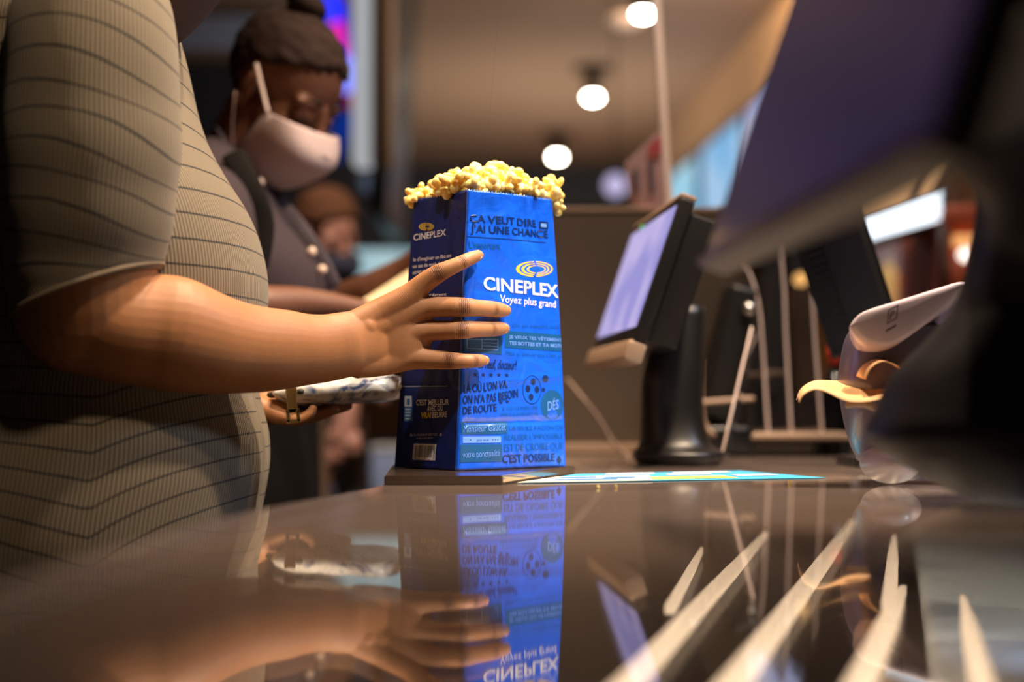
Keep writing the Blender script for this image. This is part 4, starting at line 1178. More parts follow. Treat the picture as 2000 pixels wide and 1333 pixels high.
pr.text(3, "S'IL VOUS PLAÎT RECYCLEZ", (809, 852.2), (855, 851.2), 4, W2); pr.text(3, "recycler", (815, 857.5), (848, 856.5), 2.5, W2)
pr.ring(3, (803.5, 850.5), 2.2, 2.4, 0.8, 0.8, W2, n=14); pr.ring(3, (861, 849.8), 2.2, 2.4, 0.8, 0.8, W2, n=14)
pr.solo(3, [(806, 898.6), (850.3, 900), (853, 868), (808.8, 867)], W2, 'barcode_label')
rb_ = random.Random(3)
x = 0.05
while x < 0.95:
    w_ = rb_.choice([0.012, 0.02, 0.032]); yb = 0.16 if (0.1 < x < 0.9) else 0.08
    def bc(a, b): 
        l = (806 + (808.8 - 806) * b, 898.6 + (867 - 898.6) * b); r = (850.3 + (853 - 850.3) * b, 900 + (868 - 900) * b)
        return (l[0] + (r[0] - l[0]) * a, l[1] + (r[1] - l[1]) * a)
    pr.poly(3, [bc(x, yb), bc(x + w_, yb), bc(x + w_, 0.90), bc(x, 0.90)], BL2, 0.00045, n=2)
    x += w_ + rb_.choice([0.014, 0.02, 0.03])
pr.text(3, '0 59013 52342 7', (811, 899.3), (847, 900.2), 3.4, BL2, off=0.00045)
pr.emit('x', {Y2: 'side_yellow_lettering', W2: 'side_white_lettering', B2: 'milk_carton_mark', K2: 'side_pale_mark', BL2: 'barcode'})

# ------------------------------------------------------------------ popcorn
def popcorn_mat():
    m = mat('popcorn', lin(255, 222, 120), 0.55, vary=0, sss=0.2)
    nt = m.node_tree; b = nt.nodes['Principled BSDF']
    tc = node(nt, 'ShaderNodeTexCoord'); oi = node(nt, 'ShaderNodeObjectInfo')
    vm = node(nt, 'ShaderNodeVectorMath', operation='ADD'); nt.links.new(tc.outputs['Object'], vm.inputs[0]); nt.links.new(oi.outputs['Location'], vm.inputs[1])
    nz = node(nt, 'ShaderNodeTexNoise', i_Scale=120.0, i_Detail=3.0); nt.links.new(vm.outputs[0], nz.inputs['Vector'])
    cr = node(nt, 'ShaderNodeValToRGB')
    el = cr.color_ramp.elements
    el[0].position = 0.26; el[0].color = lin(214, 140, 50)
    el[1].position = 0.72; el[1].color = lin(255, 242, 196)
    e = el.new(0.36); e.color = lin(255, 212, 100)
    e = el.new(0.52); e.color = lin(255, 226, 132)
    nt.links.new(nz.outputs['Fac'], cr.inputs[0]); nt.links.new(cr.outputs[0], b.inputs['Base Color'])
    n2 = node(nt, 'ShaderNodeTexNoise', i_Scale=500.0, i_Detail=3.0); nt.links.new(tc.outputs['Object'], n2.inputs['Vector'])
    bp = node(nt, 'ShaderNodeBump', i_Strength=0.35, i_Distance=0.0015); nt.links.new(n2.outputs['Fac'], bp.inputs['Height']); nt.links.new(bp.outputs[0], b.inputs['Normal'])
    return m


M['popcorn'] = popcorn_mat()
rp = random.Random(11)
kernels = []
for k in range(8):
    bm = bmesh.new()
    n = rp.randint(6, 9)
    for i in range(n):
        z = 1 - 2 * (i + 0.5) / n; a = i * 2.4 + rp.random()
        d = Vector((math.sqrt(1 - z * z) * math.cos(a), math.sqrt(1 - z * z) * math.sin(a), z)) * rp.uniform(0.0056, 0.0092)
        r = rp.uniform(0.0040, 0.0066)
        rot = Euler((rp.random() * 6, rp.random() * 6, 0)).to_matrix()
        ell(bm, d, (r, r * rp.uniform(0.5, 1.0), r * rp.uniform(0.5, 1.0)), rot, 14, 10)
    ell(bm, (0, 0, 0), (0.006,) * 3, None, 12, 8)
    me = fuse(bm, 0.0008, 1, 0.4, 'popcorn')
    me.materials.append(M['popcorn']); me.polygons.foreach_set('use_smooth', [True] * len(me.polygons))
    kernels.append(me)

ctr_top = NT + DF * (WF[1] / 2) + DS * (WS[1] / 2)


def heap(a, b):
    """height of the heap over the rim at (a along the front, b along the side), both -1..1"""
    r2 = abs(a - 0.05) ** 2.4 * 0.75 + abs(b + 0.1) ** 2.4 * 0.7
    return 0.031 * max(0.0, 1 - r2) + 0.001 - 0.010 * sst(0.35, 1.0, b)


def pc(loc, label, group='popcorn heaped in the bag', sc=1.0):
    o = bpy.data.objects.new('popcorn_piece', rp.choice(kernels)); C.objects.link(o)
    o.location = loc; o.rotation_euler = (rp.random() * 6.3, rp.random() * 6.3, rp.random() * 6.3); o.scale = (sc,) * 3
    tag(o, label, 'popcorn', group)
    return o


LABP = 'piece of buttery yellow popcorn in the heap that tops the blue bag'
for layer, (mind, drop, most) in enumerate([(0.0170, 0.002, 95), (0.0175, 0.012, 60), (0.0180, 0.022, 40)]):
    pts = []
    tries = 0
    while len(pts) < most and tries < 30000:
        tries += 1
        a, b = rp.uniform(-0.97, 0.97), rp.uniform(-0.96, 0.96)
        p = ctr_top + DF * (a * WF[1] / 2) + DS * (b * WS[1] / 2) + Z3 * (heap(a, b) - drop + rp.uniform(-0.003, 0.004))
        if p.z < NT.z + 0.009 and (a > 0.80 or a < -0.66 or abs(b) > 0.78): continue
        if all((p - q).length > mind for q in pts): pts.append(p)
    for p in pts: pc(p, LABP, sc=rp.uniform(0.98, 1.34))
# the ones that hang over the rim
def over(px, py, d, lab, sc=1.0): pc(V(px, py, d), lab, None, sc)
over(806, 387, 1.690, 'golden popcorn piece hanging over the left end of the bag rim', 1.0)
over(822, 377, 1.700, 'popcorn piece just inside the left rim, behind the hanging one', 0.9)
over(838, 374, 1.715, 'popcorn piece peeking over the navy side panel near the fold', 0.85)
over(1083, 383, 1.700, 'large pale popcorn piece at the right end of the bag rim', 1.1)
over(1088, 401, 1.705, 'lowest popcorn piece, hanging over the right bag edge', 0.95)
over(1079, 362, 1.705, 'popcorn piece above the right end of the bag rim', 1.1)
# the mass of popcorn under the heap
bm = bmesh.new()
na = 40
rows = []
for i in range(na + 1):
    r_ = []
    for j in range(na + 1):
        a, b = -0.78 + 1.68 * i / na, -0.88 + 1.76 * j / na
        n = mnoise.noise(Vector((a * 9, b * 9, 0.5)))
        r_.append(ctr_top + DF * (a * WF[1] / 2) + DS * (b * WS[1] / 2) + Z3 * (heap(a, b) - 0.016 + 0.004 * n))
    rows.append(r_)
sheet(bm, rows, 0.004)
tag(obj('popcorn_filling', bm, M['popcorn']), 'mass of yellow popcorn filling the bag under the top pieces', 'popcorn', kind='stuff')
# crumbs on the glass
for k, (px, py, lab) in enumerate([(1203, 951, 'tiny yellow popcorn crumb on the glass in front of the leaflet'), (1168, 952, 'tiny pale crumb left of the yellow crumb on the glass'), (1542, 943, 'tiny crumb on the glass near the right end of the leaflet')]):
    d = 0.0838 * F / (py - 790)
    p = V(px, py, d); p.z = 0.0018
    pc(p, lab, None, 0.17)

# ------------------------------------------------------------------ people: shared builders
def ring_mesh(name, rings, uf, vf, mats, parent, cap0=False, cap1=False, thick=0.0):
    """closed rings -> garment mesh with a UV map in metres: uf(ring index, j, point) and vf(...)"""
    n = len(rings[0]); m = len(rings)
    verts = [tuple(p) for r in rings for p in r]
    faces, uvs = [], []
    U = []
    for i, r in enumerate(rings):
        acc = [0.0]
        for j in range(n): acc.append(acc[-1] + (r[(j + 1) % n] - r[j]).length)
        U.append(acc)
    Lref = max(u[-1] for u in U)
    Lref = round(Lref / 0.0047) * 0.0047
    for i in range(m - 1):
        for j in range(n):
            k = (j + 1) % n
            faces.append((i * n + j, i * n + k, (i + 1) * n + k, (i + 1) * n + j))
            for (a, b) in ((i, j), (i, j + 1), (i + 1, j + 1), (i + 1, j)):
                p = rings[a][b % n]
                uvs.append((U[a][b] / U[a][-1] * Lref, vf(a, b % n, p)))
    if cap0:
        faces.append(tuple(reversed(range(n)))); uvs += [(0, 0)] * n
    if cap1:
        faces.append(tuple((m - 1) * n + j for j in range(n))); uvs += [(0, 0)] * n
    me = bpy.data.meshes.new(name); me.from_pydata(verts, [], faces)
    uvl = me.uv_layers.new(name='UVMap')
    uvl.data.foreach_set('uv', [c for t in uvs for c in t])
    me.validate()
    return link_mesh(name, me, mats, parent)


def head_parts(bm, T):
    """skull, face, nose, lids, lips and ears; local x forward, y left, z up; T places the head"""
    R = T.to_3x3()
    def e(c, r, rot=None): ell(bm, T @ Vector(c), r, R @ (rot if rot is not None else Matrix.Identity(3)), 28, 20)
    e((-0.014, 0, 0.032), (0.095, 0.074, 0.084))
    e((0.030, 0, -0.030), (0.058, 0.060, 0.088))
    e((0.046, 0, -0.086), (0.040, 0.042, 0.032))
    e((0.050, 0.034, -0.030), (0.034, 0.026, 0.030)); e((0.050, -0.034, -0.030), (0.034, 0.026, 0.030))
    tube(bm, [T @ Vector(p) for p in ((0.080, 0, 0.022), (0.090, 0, 0.004), (0.102, 0, -0.018), (0.110, 0, -0.030))], [0.010, 0.009, 0.0105, 0.013], 14, up=R @ Vector((1, 0, 0)))
    for s in (1, -1):
        e((0.100, 0.011 * s, -0.034), (0.012, 0.008, 0.008))
        e((0.066, 0.031 * s, 0.022), (0.013, 0.025, 0.012))
        e((0.0725, 0.031 * s, 0.002), (0.0125, 0.0175, 0.0135))
        rot = Euler((0, math.radians(-12), math.radians(18) * s)).to_matrix()
        e((-0.004, 0.077 * s, -0.004), (0.017, 0.0075, 0.031), rot)
        e((0.000, 0.077 * s, -0.032), (0.009, 0.007, 0.011))
    e((0.086, 0, -0.066), (0.014, 0.026, 0.007)); e((0.084, 0, -0.078), (0.014, 0.022, 0.008))


def tp(T, pts): return [T @ Vector(p) for p in pts]


def face_details(T, parent, brow_m, lash_m, label_eye=None):
    for s in (1, -1):
        bm = bmesh.new(); tube(bm, tp(T, [(0.083, 0.014 * s, 0.030), (0.087, 0.030 * s, 0.036), (0.078, 0.049 * s, 0.031)]), [0.0022, 0.0028, 0.0016], 10, smooth=4); obj('eyebrow', bm, brow_m, parent)
        bm = bmesh.new(); tube(bm, tp(T, [(0.0835, 0.017 * s, -0.002), (0.0885, 0.031 * s, -0.0065), (0.0815, 0.045 * s, -0.002)]), [0.0010, 0.0014, 0.0010], 8, smooth=4); obj('eyelash', bm, lash_m, parent)


def mask_mesh(T, parent, m, strap_m, scale=1.0):
    prof_c = [(0.108, -0.002), (0.131, -0.024), (0.139, -0.044), (0.130, -0.068), (0.112, -0.098), (0.094, -0.120), (0.066, -0.134)]
    prof_s = [(0.052, -0.018), (0.046, -0.028), (0.042, -0.042), (0.038, -0.058), (0.034, -0.078), (0.030, -0.096), (0.030, -0.112)]
    side_y = [0.073, 0.074, 0.074, 0.072, 0.069, 0.064, 0.058]
    rows = []
    for i in range(7):
        r = []
        for k in range(25):
            q = -1 + 2 * k / 24
            c = 1 - abs(q) ** 2.4
            x = prof_s[i][0] + (prof_c[i][0] - prof_s[i][0]) * c; z = prof_s[i][1] + (prof_c[i][1] - prof_s[i][1]) * c
            y = side_y[i] * math.sin(q * PI / 2 * 0.98) * (1 + 0.06 * math.sin(PI * abs(q)))
            r.append(T @ Vector((x, y, z)))
        rows.append(r)
    arr = []
    for j in range(25): arr.append([Vector(a) for a in catmull([rows[i][j][:] for i in range(7)], 4)])
    bm = bmesh.new(); sheet(bm, arr, 0.0016); mk = obj('face_mask', bm, m, parent)
    for s in (1, -1):
        bm = bmesh.new(); tube(bm, tp(T, [(0.050, 0.075 * s, -0.018), (0.020, 0.083 * s, 0.006), (-0.006, 0.088 * s, 0.026)]), [(0.0030, 0.0014)] * 3, 8, smooth=3); obj('ear_loop', bm, strap_m, mk)
        bm = bmesh.new(); tube(bm, tp(T, [(0.030, 0.060 * s, -0.108), (0.008, 0.074 * s, -0.070), (-0.010, 0.086 * s, -0.030)]), [(0.0030, 0.0014)] * 3, 8, smooth=3); obj('ear_loop', bm, strap_m, mk)
    # nose-wire fold across the top
    bm = bmesh.new(); tube(bm, tp(T, [(0.086, -0.050, -0.026), (0.122, -0.022, -0.024), (0.133, 0, -0.026), (0.122, 0.022, -0.024), (0.086, 0.050, -0.026)]), [0.0018] * 5, 8, smooth=4); obj('fold', bm, m, mk)
    return mk


def hair_shell(T, parent, m, top=1.0, bun=None, rough=0.004, line=None):
    line = line or [(-0.20, -0.06), (-0.075, -0.056), (-0.045, -0.050), (-0.01, -0.040), (0.020, -0.022), (0.034, 0.006), (0.050, 0.032), (0.068, 0.056), (0.088, 0.074), (0.104, 0.11), (0.108, 0.3)]
    zs_, xs_ = [a for a, _ in line], [b for _, b in line]
    bm = bmesh.new()
    bmesh.ops.create_uvsphere(bm, u_segments=64, v_segments=44, radius=1.0)
    dead = []
    for v in bm.verts:
        d = v.co.copy()
        n = mnoise.noise(d * 6) * rough + mnoise.noise(d * 22) * rough * 0.5
        q = Vector((-0.016, 0, 0.034)) + Vector((d.x * (0.101 + n), d.y * (0.081 + n), d.z * (0.090 * top + n)))
        if q.x + 0.006 * mnoise.noise(d * 17) + 0.005 * mnoise.noise(d * 41) > np.interp(q.z, zs_, xs_) or q.z < -0.055 - 0.01 * d.x: dead.append(v)
        v.co = T @ q
    bmesh.ops.delete(bm, geom=dead, context='VERTS')
    bm.normal_update()
    bmesh.ops.solidify(bm, geom=list(bm.faces), thickness=0.005)
    if bun:
        R = T.to_3x3()
        ell(bm, T @ Vector(bun[0]), bun[1], R, 24, 16)
        ell(bm, T @ (Vector(bun[0]) * 0.86), tuple(q * 0.85 for q in bun[1]), R, 24, 16)
    return obj('hair', bm, m, parent)


def hair_mat(name, col):
    m = mat(name, col, 0.8, vary=0.35, scale=90, bump=0.6, bump_scale=350, spec=0.15)
    return m


def head_matrix(c, pitch, yaw, roll=0, s=1.0):
    """pitch: nods down; yaw: turns from facing +x towards the lens"""
    M_ = Matrix.Rotation(math.radians(-yaw), 3, 'Z') @ Matrix.Rotation(math.radians(pitch), 3, 'Y') @ Matrix.Rotation(math.radians(roll), 3, 'X')
    return Matrix.Translation(c) @ (M_ * s).to_4x4()


def arm_pts(st): return [V(a, b, d) for a, b, d, *_ in st], [r * d / F if not isinstance(r, tuple) else (r[0] * d / F, r[1] * d / F) for a, b, d, r in st]


# ------------------------------------------------------------------ the woman in the striped dress
SKIN1 = skin_mat('warm_brown_skin', (0.40, 0.180, 0.076), True, 0.5)
TY = 1.62
px2x = lambda px: (px - 1000) * TY / F
py2z = lambda py: V(0, py, TY).z
TOR = [(-52, 120, 262, .075), (-32, 60, 290, .120), (-10, 20, 306, .150), (40, -20, 326, .180), (90, -45, 340, .195), (140, -60, 352, .200), (200, -68, 366, .205), (260, -74, 387, .205), (310, -76, 413, .207), (350, -78, 437, .208),
       (395, -78, 466, .208), (440, -78, 488, .208), (480, -76, 501, .208), (520, -74, 510, .207), (560, -72, 514, .205), (600, -70, 513, .203), (650, -68, 508, .202), (700, -68, 501, .202), (740, -70, 497, .205), (770, -74, 498, .208),
       (810, -80, 508, .213), (850, -86, 517, .218), (890, -92, 519, .222), (930, -96, 516, .226), (985, -100, 506, .230), (1050, -100, 494, .232), (1150, -98, 480, .230), (1300, -88, 455, .215), (1500, -60, 420, .200), (1680, -40, 400, .190)]
woman = tag(empty('person', (px2x(200), TY, -0.95)), 'woman in a ribbed taupe dress with thin black stripes reaching out to the popcorn bag', 'person')


def torso_rings(shrink, n=96, sub=3):
    st = catmull([(a, b, c, d) for a, b, c, d in TOR], sub)
    rings = []
    for py, pb_, pf, hw in st:
        xb, xf = px2x(pb_), px2x(pf); cx = (xb + xf) / 2; r = (xf - xb) / 2 - shrink
        rings.append(superring(cx, TY, py2z(py), r, r, hw - shrink, n, 2.25))
    return rings


XS = -0.413


def dress_v(i, j, p):
    z = p.z
    b = sst(0.165, 0.09, z)
    if p.y < TY:
        x = p.x - XS
        low = sst(0.10, -0.06, z)
        if x > 0: return z - b * (0.075 + 0.045 * low) * (1 - math.exp(-x / 0.17)) + 0.004
        return z - b * (0.07 + 0.22 * low) * x * -1.0 + 0.004
    return z + 0.004


# body skin: one continuous mesh
bm = bmesh.new()
rings_to_bm(bm, torso_rings(0.007, 48, 2))
HT1 = head_matrix(V(228, -152, TY), 14, 12)
tube(bm, [V(205, 10, TY), V(212, -40, TY), V(206, -110, TY)], [0.075, 0.062, 0.058], 24, up=(1, 0, 0))
head_parts(bm, HT1)
UA = [(183, 30, 1.450, 136), (182, 90, 1.440, 150), (181, 150, 1.432, 156), (179, 294, 1.428, 162), (171, 420, 1.428, 156), (164, 510, 1.430, 142), (163, 570, 1.432, 137), (164, 600, 1.434, 134)]
p_, r_ = arm_pts(UA); tube(bm, p_, r_, 32, up=(1, 0, 0), smooth=3)
tube(bm, [V(190, 60, 1.60), V(183, 60, 1.46)], [0.085, 0.075], 24, up=(0, 0, 1))
FA = [(166, 606, 1.434, (131, 128)), (235, 640, 1.440, (112, 112)), (300, 648, 1.450, (113, 104)), (342, 654, 1.456, (114, 100)), (405, 670, 1.474, (102, 90)), (460, 679, 1.494, (91, 80)), (510, 683, 1.512, (84, 72)), (558, 683, 1.530, (78, 64)),
      (600, 683, 1.545, (70, 54)), (640, 680, 1.560, (66, 46)), (675, 673, 1.572, (64, 41)), (700, 667, 1.581, (61, 33)), (735, 661, 1.592, (59, 25)), (768, 652, 1.601, (58, 17)), (790, 645, 1.604, (48, 12))]
p_, r_ = arm_pts(FA); tube(bm, p_, r_, 36, up=(0, 0, 1), smooth=3)
HAND = {
    'index': [(690, 634, 1.576, (27, 21)), (740, 609, 1.589, (26, 19)), (798, 579, 1.596, 24.5), (830, 552, 1.592, 20.5), (859, 533, 1.586, 18.2), (880, 523, 1.585, 15.8), (901, 513.5, 1.588, 14.6), (922, 504, 1.597, 13.4), (934, 499, 1.604, 11.2)],
    'middle': [(695, 652, 1.578, (28, 21)), (760, 628, 1.593, (27, 18)), (826, 603, 1.597, 22.5), (866, 600.0, 1.590, 20.0), (904, 600.5, 1.585, 19.2), (932, 602, 1.596, 16.8), (960, 604, 1.612, 16.0), (976, 606, 1.621, 15), (987, 607, 1.628, 12.0)],
    'ring': [(695, 680, 1.579, (30, 21)), (760, 664, 1.596, (28, 18)), (824, 648, 1.600, 22), (866, 645.5, 1.593, 19.4), (902, 644.5, 1.587, 18.8), (930, 643.5, 1.598, 16.4), (956, 643, 1.614, 15.6), (974, 642.5, 1.623, 14.4), (985, 642, 1.629, 11.6)],
    'pinky': [(697, 706, 1.580, (34, 23)), (748, 704, 1.595, (31, 20)), (800, 698, 1.604, 26), (842, 702, 1.598, 20.5), (881, 705, 1.590, 17.4), (905, 705.5, 1.587, 15.0), (925, 705.5, 1.591, 13.9), (939, 705, 1.598, 12.6), (947, 704.5, 1.603, 10.2)],
    'thumb': [(712, 640, 1.584, 28), (742, 640, 1.624, 22), (768, 645, 1.668, 17), (778, 650, 1.705, 14), (782, 655, 1.735, 10)]}
for k, st in HAND.items():
    p_, r_ = arm_pts(st); tube(bm, p_, r_, 20, up=(0, 0, 1) if k != 'thumb' else (0, 0, 1), smooth=4)
ell(bm, V(755, 656, 1.600), (0.048, 0.0150, 0.042))
ell(bm, V(798, 642, 1.604), (0.030, 0.0110, 0.037))
# far arm and the hand under the pouch
LA = [(215, 60, 1.79, 110), (225, 300, 1.84, 108), (250, 560, 1.86, 100), (290, 690, 1.85, 96), (390, 745, 1.81, 84), (470, 782, 1.77, 52), (515, 797, 1.74, 36)]
p_, r_ = arm_pts(LA); tube(bm, p_, r_, 26, up=(0, 1, 0), smooth=3)
for st in ([(505, 798, 1.745, 30), (560, 806, 1.745, 17), (620, 806, 1.745, 12.5), (660, 799, 1.745, 10.5), (681, 794, 1.745, 8)],
           [(505, 800, 1.72, 30), (555, 813, 1.718, 17), (610, 814, 1.716, 12.5), (644, 804, 1.716, 10.5), (655, 798, 1.716, 8.5)],
           [(505, 800, 1.70, 28), (550, 815, 1.692, 16), (586, 820, 1.690, 12.5), (606, 808, 1.690, 10.5), (611, 799, 1.690, 8.5)],
           [(505, 796, 1.76, 28), (556, 800, 1.772, 16), (610, 800, 1.774, 12), (645, 795, 1.774, 10), (662, 791, 1.774, 8)],
           [(510, 790, 1.77, 24), (545, 772, 1.80, 15), (585, 752, 1.802, 12), (620, 744, 1.80, 9)]):
    p_, r_ = arm_pts(st); tube(bm, p_, r_, 16, smooth=3)
ell(bm, V(532, 803, 1.728), (0.034, 0.045, 0.015))
# legs under the dress
for yy in (1.50, 1.74):
    x_ = px2x(200)
    tube(bm, [(x_, yy, -0.10), (x_ + 0.01, yy, -0.30), (x_ + 0.02, yy, -0.48), (x_, yy, -0.66), (x_ - 0.01, yy, -0.88)], [0.10, 0.095, 0.066, 0.062, 0.040], 22, up=(1, 0, 0), smooth=3)
    tube(bm, [(x_ - 0.04, yy, -0.915), (x_ + 0.06, yy, -0.918), (x_ + 0.15, yy, -0.930)], [(0.034, 0.036), (0.030, 0.042), (0.018, 0.036)], 16)
me = fuse(bm, 0.0016, 5, 0.5, 'body')
co = np.empty(len(me.vertices) * 3); me.vertices.foreach_get('co', co); co = co.reshape(-1, 3)
no = np.empty(len(me.vertices) * 3); me.vertices.foreach_get('normal', no); no = no.reshape(-1, 3)
at = np.zeros_like(co)
joints = []
for k, idx in (('index', (4, 6)), ('middle', (4, 6)), ('ring', (4, 6)), ('pinky', (4, 6))):
    st = HAND[k]
    for n_, i in enumerate(idx):
        c = V(*st[i][:3]); ax = (V(*st[i + 1][:3]) - V(*st[i - 1][:3])).normalized(); joints.append((c, ax, st[i][3] * st[i][2] / F, 0.0060 if n_ == 0 else 0.0034, 1.0 if n_ == 0 else 0.8))
for k in ('index', 'middle', 'ring', 'pinky'):                        # folds over the big knuckles, fainter
    c = V(*HAND[k][2][:3]); joints.append((c, (V(*HAND[k][3][:3]) - c).normalized(), 0.012, 0.006, 0.10))
for c, ax, r, sg_, st_ in joints:
    q = co - np.array(c); s = q @ np.array(ax); rad = np.linalg.norm(q - np.outer(s, np.array(ax)), axis=1)
    dors = np.clip((-no[:, 1] - 0.15) / 0.6, 0, 1)
    w_ = np.exp(-(s / sg_) ** 2) * (rad < 1.8 * r) * dors * st_
    b_ = w_ > at[:, 1]
    at[b_, 0] = s[b_]; at[b_, 1] = w_[b_]
a_ = me.attributes.new('crease', 'FLOAT_VECTOR', 'POINT'); a_.data.foreach_set('vector', at.ravel())
# knuckles stand out a little over the joints
for c, ax, r, sg_, st_ in joints[:8]:
    q = co - np.array(c); dist = np.linalg.norm(q, axis=1)
    co += no * (np.exp(-(dist / (r * 1.1)) ** 2) * 0.0005 * np.clip(-no[:, 1], 0, 1))[:, None]
me.vertices.foreach_set('co', co.ravel())
link_mesh('body', me, SKIN1, woman)
# nails
NAIL = mat('fingernail', (0.62, 0.34, 0.24), 0.25, vary=0.05, coat=0.3)
NTIP = mat('nail_tip', (0.80, 0.62, 0.52), 0.3)
for k, (c0, c1, wd, dep) in {'index': ((917, 508), (940, 497.5), 8.6, 1.5875), 'middle': ((966, 604.5), (993, 607), 10.5, 1.6105), 'ring': ((966, 642.5), (991, 642), 10.2, 1.6125), 'pinky': ((932, 705), (953, 704), 8.4, 1.5905)}.items():
    st = HAND[k]
    b0, b1 = Vector((c0[0], c0[1])), Vector((c1[0], c1[1])); ax2 = (b1 - b0); L_ = ax2.length; ax2.normalize(); nn = Vector((-ax2.y, ax2.x))
    r_e = st[-2][3]; dt = st[-1][2]; dm = st[-2][2]
    def surf(u, w):
        """u along the nail 0..1, w across -1..1"""
        wid = wd * (1 - 0.10 * u) * (math.sqrt(max(0.0, 1 - max(0, u - 0.80) ** 2 / 0.06)) if u > 0.80 else 1.0) * (math.sqrt(max(0, 1 - (0.12 - u) ** 2 / 0.02)) if u < 0.12 else 1.0)
        q = b0 + ax2 * (u * L_) + nn * (w * wid)
        dl = dm + (dt - dm) * (u * 1.25)
        return V(q.x, q.y, dl - (r_e * (0.99 - 0.16 * u) * math.cos(w * wid / r_e * 0.72)) * dl / F - 0.0002)
    bm = bmesh.new(); sheet(bm, [[surf(u / 14, w / 5) for w in range(-5, 6)] for u in range(0, 13)], 0.0006); nl = obj('fingernail', bm, NAIL, woman)
    bm = bmesh.new(); sheet(bm, [[surf(12 / 14 + u / 42, w / 5) for w in range(-5, 6)] for u in range(0, 7)], 0.0006); obj('nail_tip', bm, NTIP, nl)

DRESS = dress_mat('striped_rib_knit')
ring_mesh('dress', torso_rings(0.0, 120, 4), None, dress_v, DRESS, woman)
# sleeve
SL = [(186, -58, 1.470, 62), (186, -44, 1.462, 104), (185, -18, 1.452, 134), (183, 20, 1.445, 151), (181, 80, 1.438, 161), (181, 150, 1.432, 165), (179, 230, 1.430, 170), (179, 294, 1.428, 171), (174, 360, 1.428, 168), (171, 420, 1.428, 164), (166, 480, 1.430, 155), (164, 520, 1.431, 150), (167, 553, 1.432, 148), (171, 568, 1.432, 149)]
p_, r_ = arm_pts(SL)
rg = tube_rings(p_, r_, 96, up=(1, 0, 0), dome=False, smooth=5)
acc = [0.0]
cen = [sum(r, Vector()) / len(r) for r in rg]
for i in range(1, len(cen)): acc.append(acc[-1] + (cen[i] - cen[i - 1]).length)
HEMN = Vector((0.17, 0, -0.98)).normalized()
for i, r in enumerate(rg):
    t = i / (len(rg) - 1)
    for q in r:
        n = mnoise.noise(q * 14) * 0.0016 + mnoise.noise(Vector((q.x * 9, q.y * 9, q.z * 34))) * 0.0016 * sst(0.6, 0.95, t)
        q += (q - cen[i]).normalized() * n
        # the hem lies oblique: higher in front
        q.z += sst(0.70, 1.0, t) * 0.14 * (q.x - cen[i].x) * 0.35
        # fold at the bend of the elbow
        f_ = math.exp(-((t - 0.90) / 0.035) ** 2) * sst(0.02, 0.08, q.x - cen[i].x)
        q += (q - cen[i]).normalized() * -0.006 * f_
        f_ = math.exp(-((t - 0.955) / 0.03) ** 2) * sst(0.02, 0.08, q.x - cen[i].x)
        q += (q - cen[i]).normalized() * 0.004 * f_


def sleeve_v(i, j, p):
    t = i / (len(rg) - 1)
    k = 0.16 * (1 - sst(0.6, 0.95, t)) * sst(0.0, 0.25, t) + 0.02
    dx = p.x - cen[i].x
    return -acc[i] + k * dx + 2.0 * dx * dx - 0.002


slv = ring_mesh('sleeve', rg, None, sleeve_v, DRESS, woman, cap0=True)
bm = bmesh.new(); tube(bm, [q for q in rg[-1]] + [rg[-1][0]], [0.0024] * 97, 8, dome=False, up=(0, 0, 1)); obj('hem', bm, mat('taupe_hem', lin(120, 104, 84), 0.85), slv)
# neckline band
bm = bmesh.new(); tube(bm, [V(140, -62, TY - 0.04), V(215, -34, TY - 0.125), V(262, -4, TY - 0.135), V(300, 34, TY - 0.11), V(326, 66, TY - 0.04), V(330, 72, TY + 0.03)], [0.0022] * 6, 10, smooth=5); obj('neckline', bm, mat('taupe_binding', lin(118, 102, 82), 0.85), woman)
mk1 = mat('dark_taupe_mask_cloth', lin(66, 54, 58), 0.85)
mask_mesh(HT1, woman, mk1, mk1)
hair1 = hair_mat('dark_brown_hair', lin(34, 24, 20))
hair_shell(HT1, woman, hair1, bun=((-0.09, 0, 0.08), (0.035, 0.04, 0.035)))
face_details(HT1, woman, hair1, hair1)

# ------------------------------------------------------------------ pouch in her other hand
pouch = tag(empty('zip_pouch', V(665, 788, 1.73)), 'silvery pouch with blue print and a zip, lying on an open hand below the forearm', 'pouch')
def pouch_mat():
    m = mat('silvery_printed_film', lin(215, 215, 210), 0.25, vary=0, coat=0.4)
    nt = m.node_tree; b = nt.nodes['Principled BSDF']
    tc = node(nt, 'ShaderNodeTexCoord'); nz = node(nt, 'ShaderNodeTexNoise', i_Scale=26.0, i_Detail=4.0, i_Distortion=2.0); nt.links.new(tc.outputs['Object'], nz.inputs['Vector'])
    cr = node(nt, 'ShaderNodeValToRGB'); el = cr.color_ramp.elements
    el[0].position = 0.36; el[0].color = lin(70, 90, 140); el[1].position = 0.52; el[1].color = lin(232, 230, 222)
    nt.links.new(nz.outputs['Fac'], cr.inputs[0]); nt.links.new(cr.outputs[0], b.inputs['Base Color'])
    bp = node(nt, 'ShaderNodeBump', i_Strength=0.4, i_Distance=0.004); nt.links.new(nz.outputs['Fac'], bp.inputs['Height']); nt.links.new(bp.outputs[0], b.inputs['Normal'])
    return m
bm = bmesh.new()
pc0 = V(668, 762, 1.73)
hx, hy, hz = 0.078, 0.048, 0.0175
rings = []
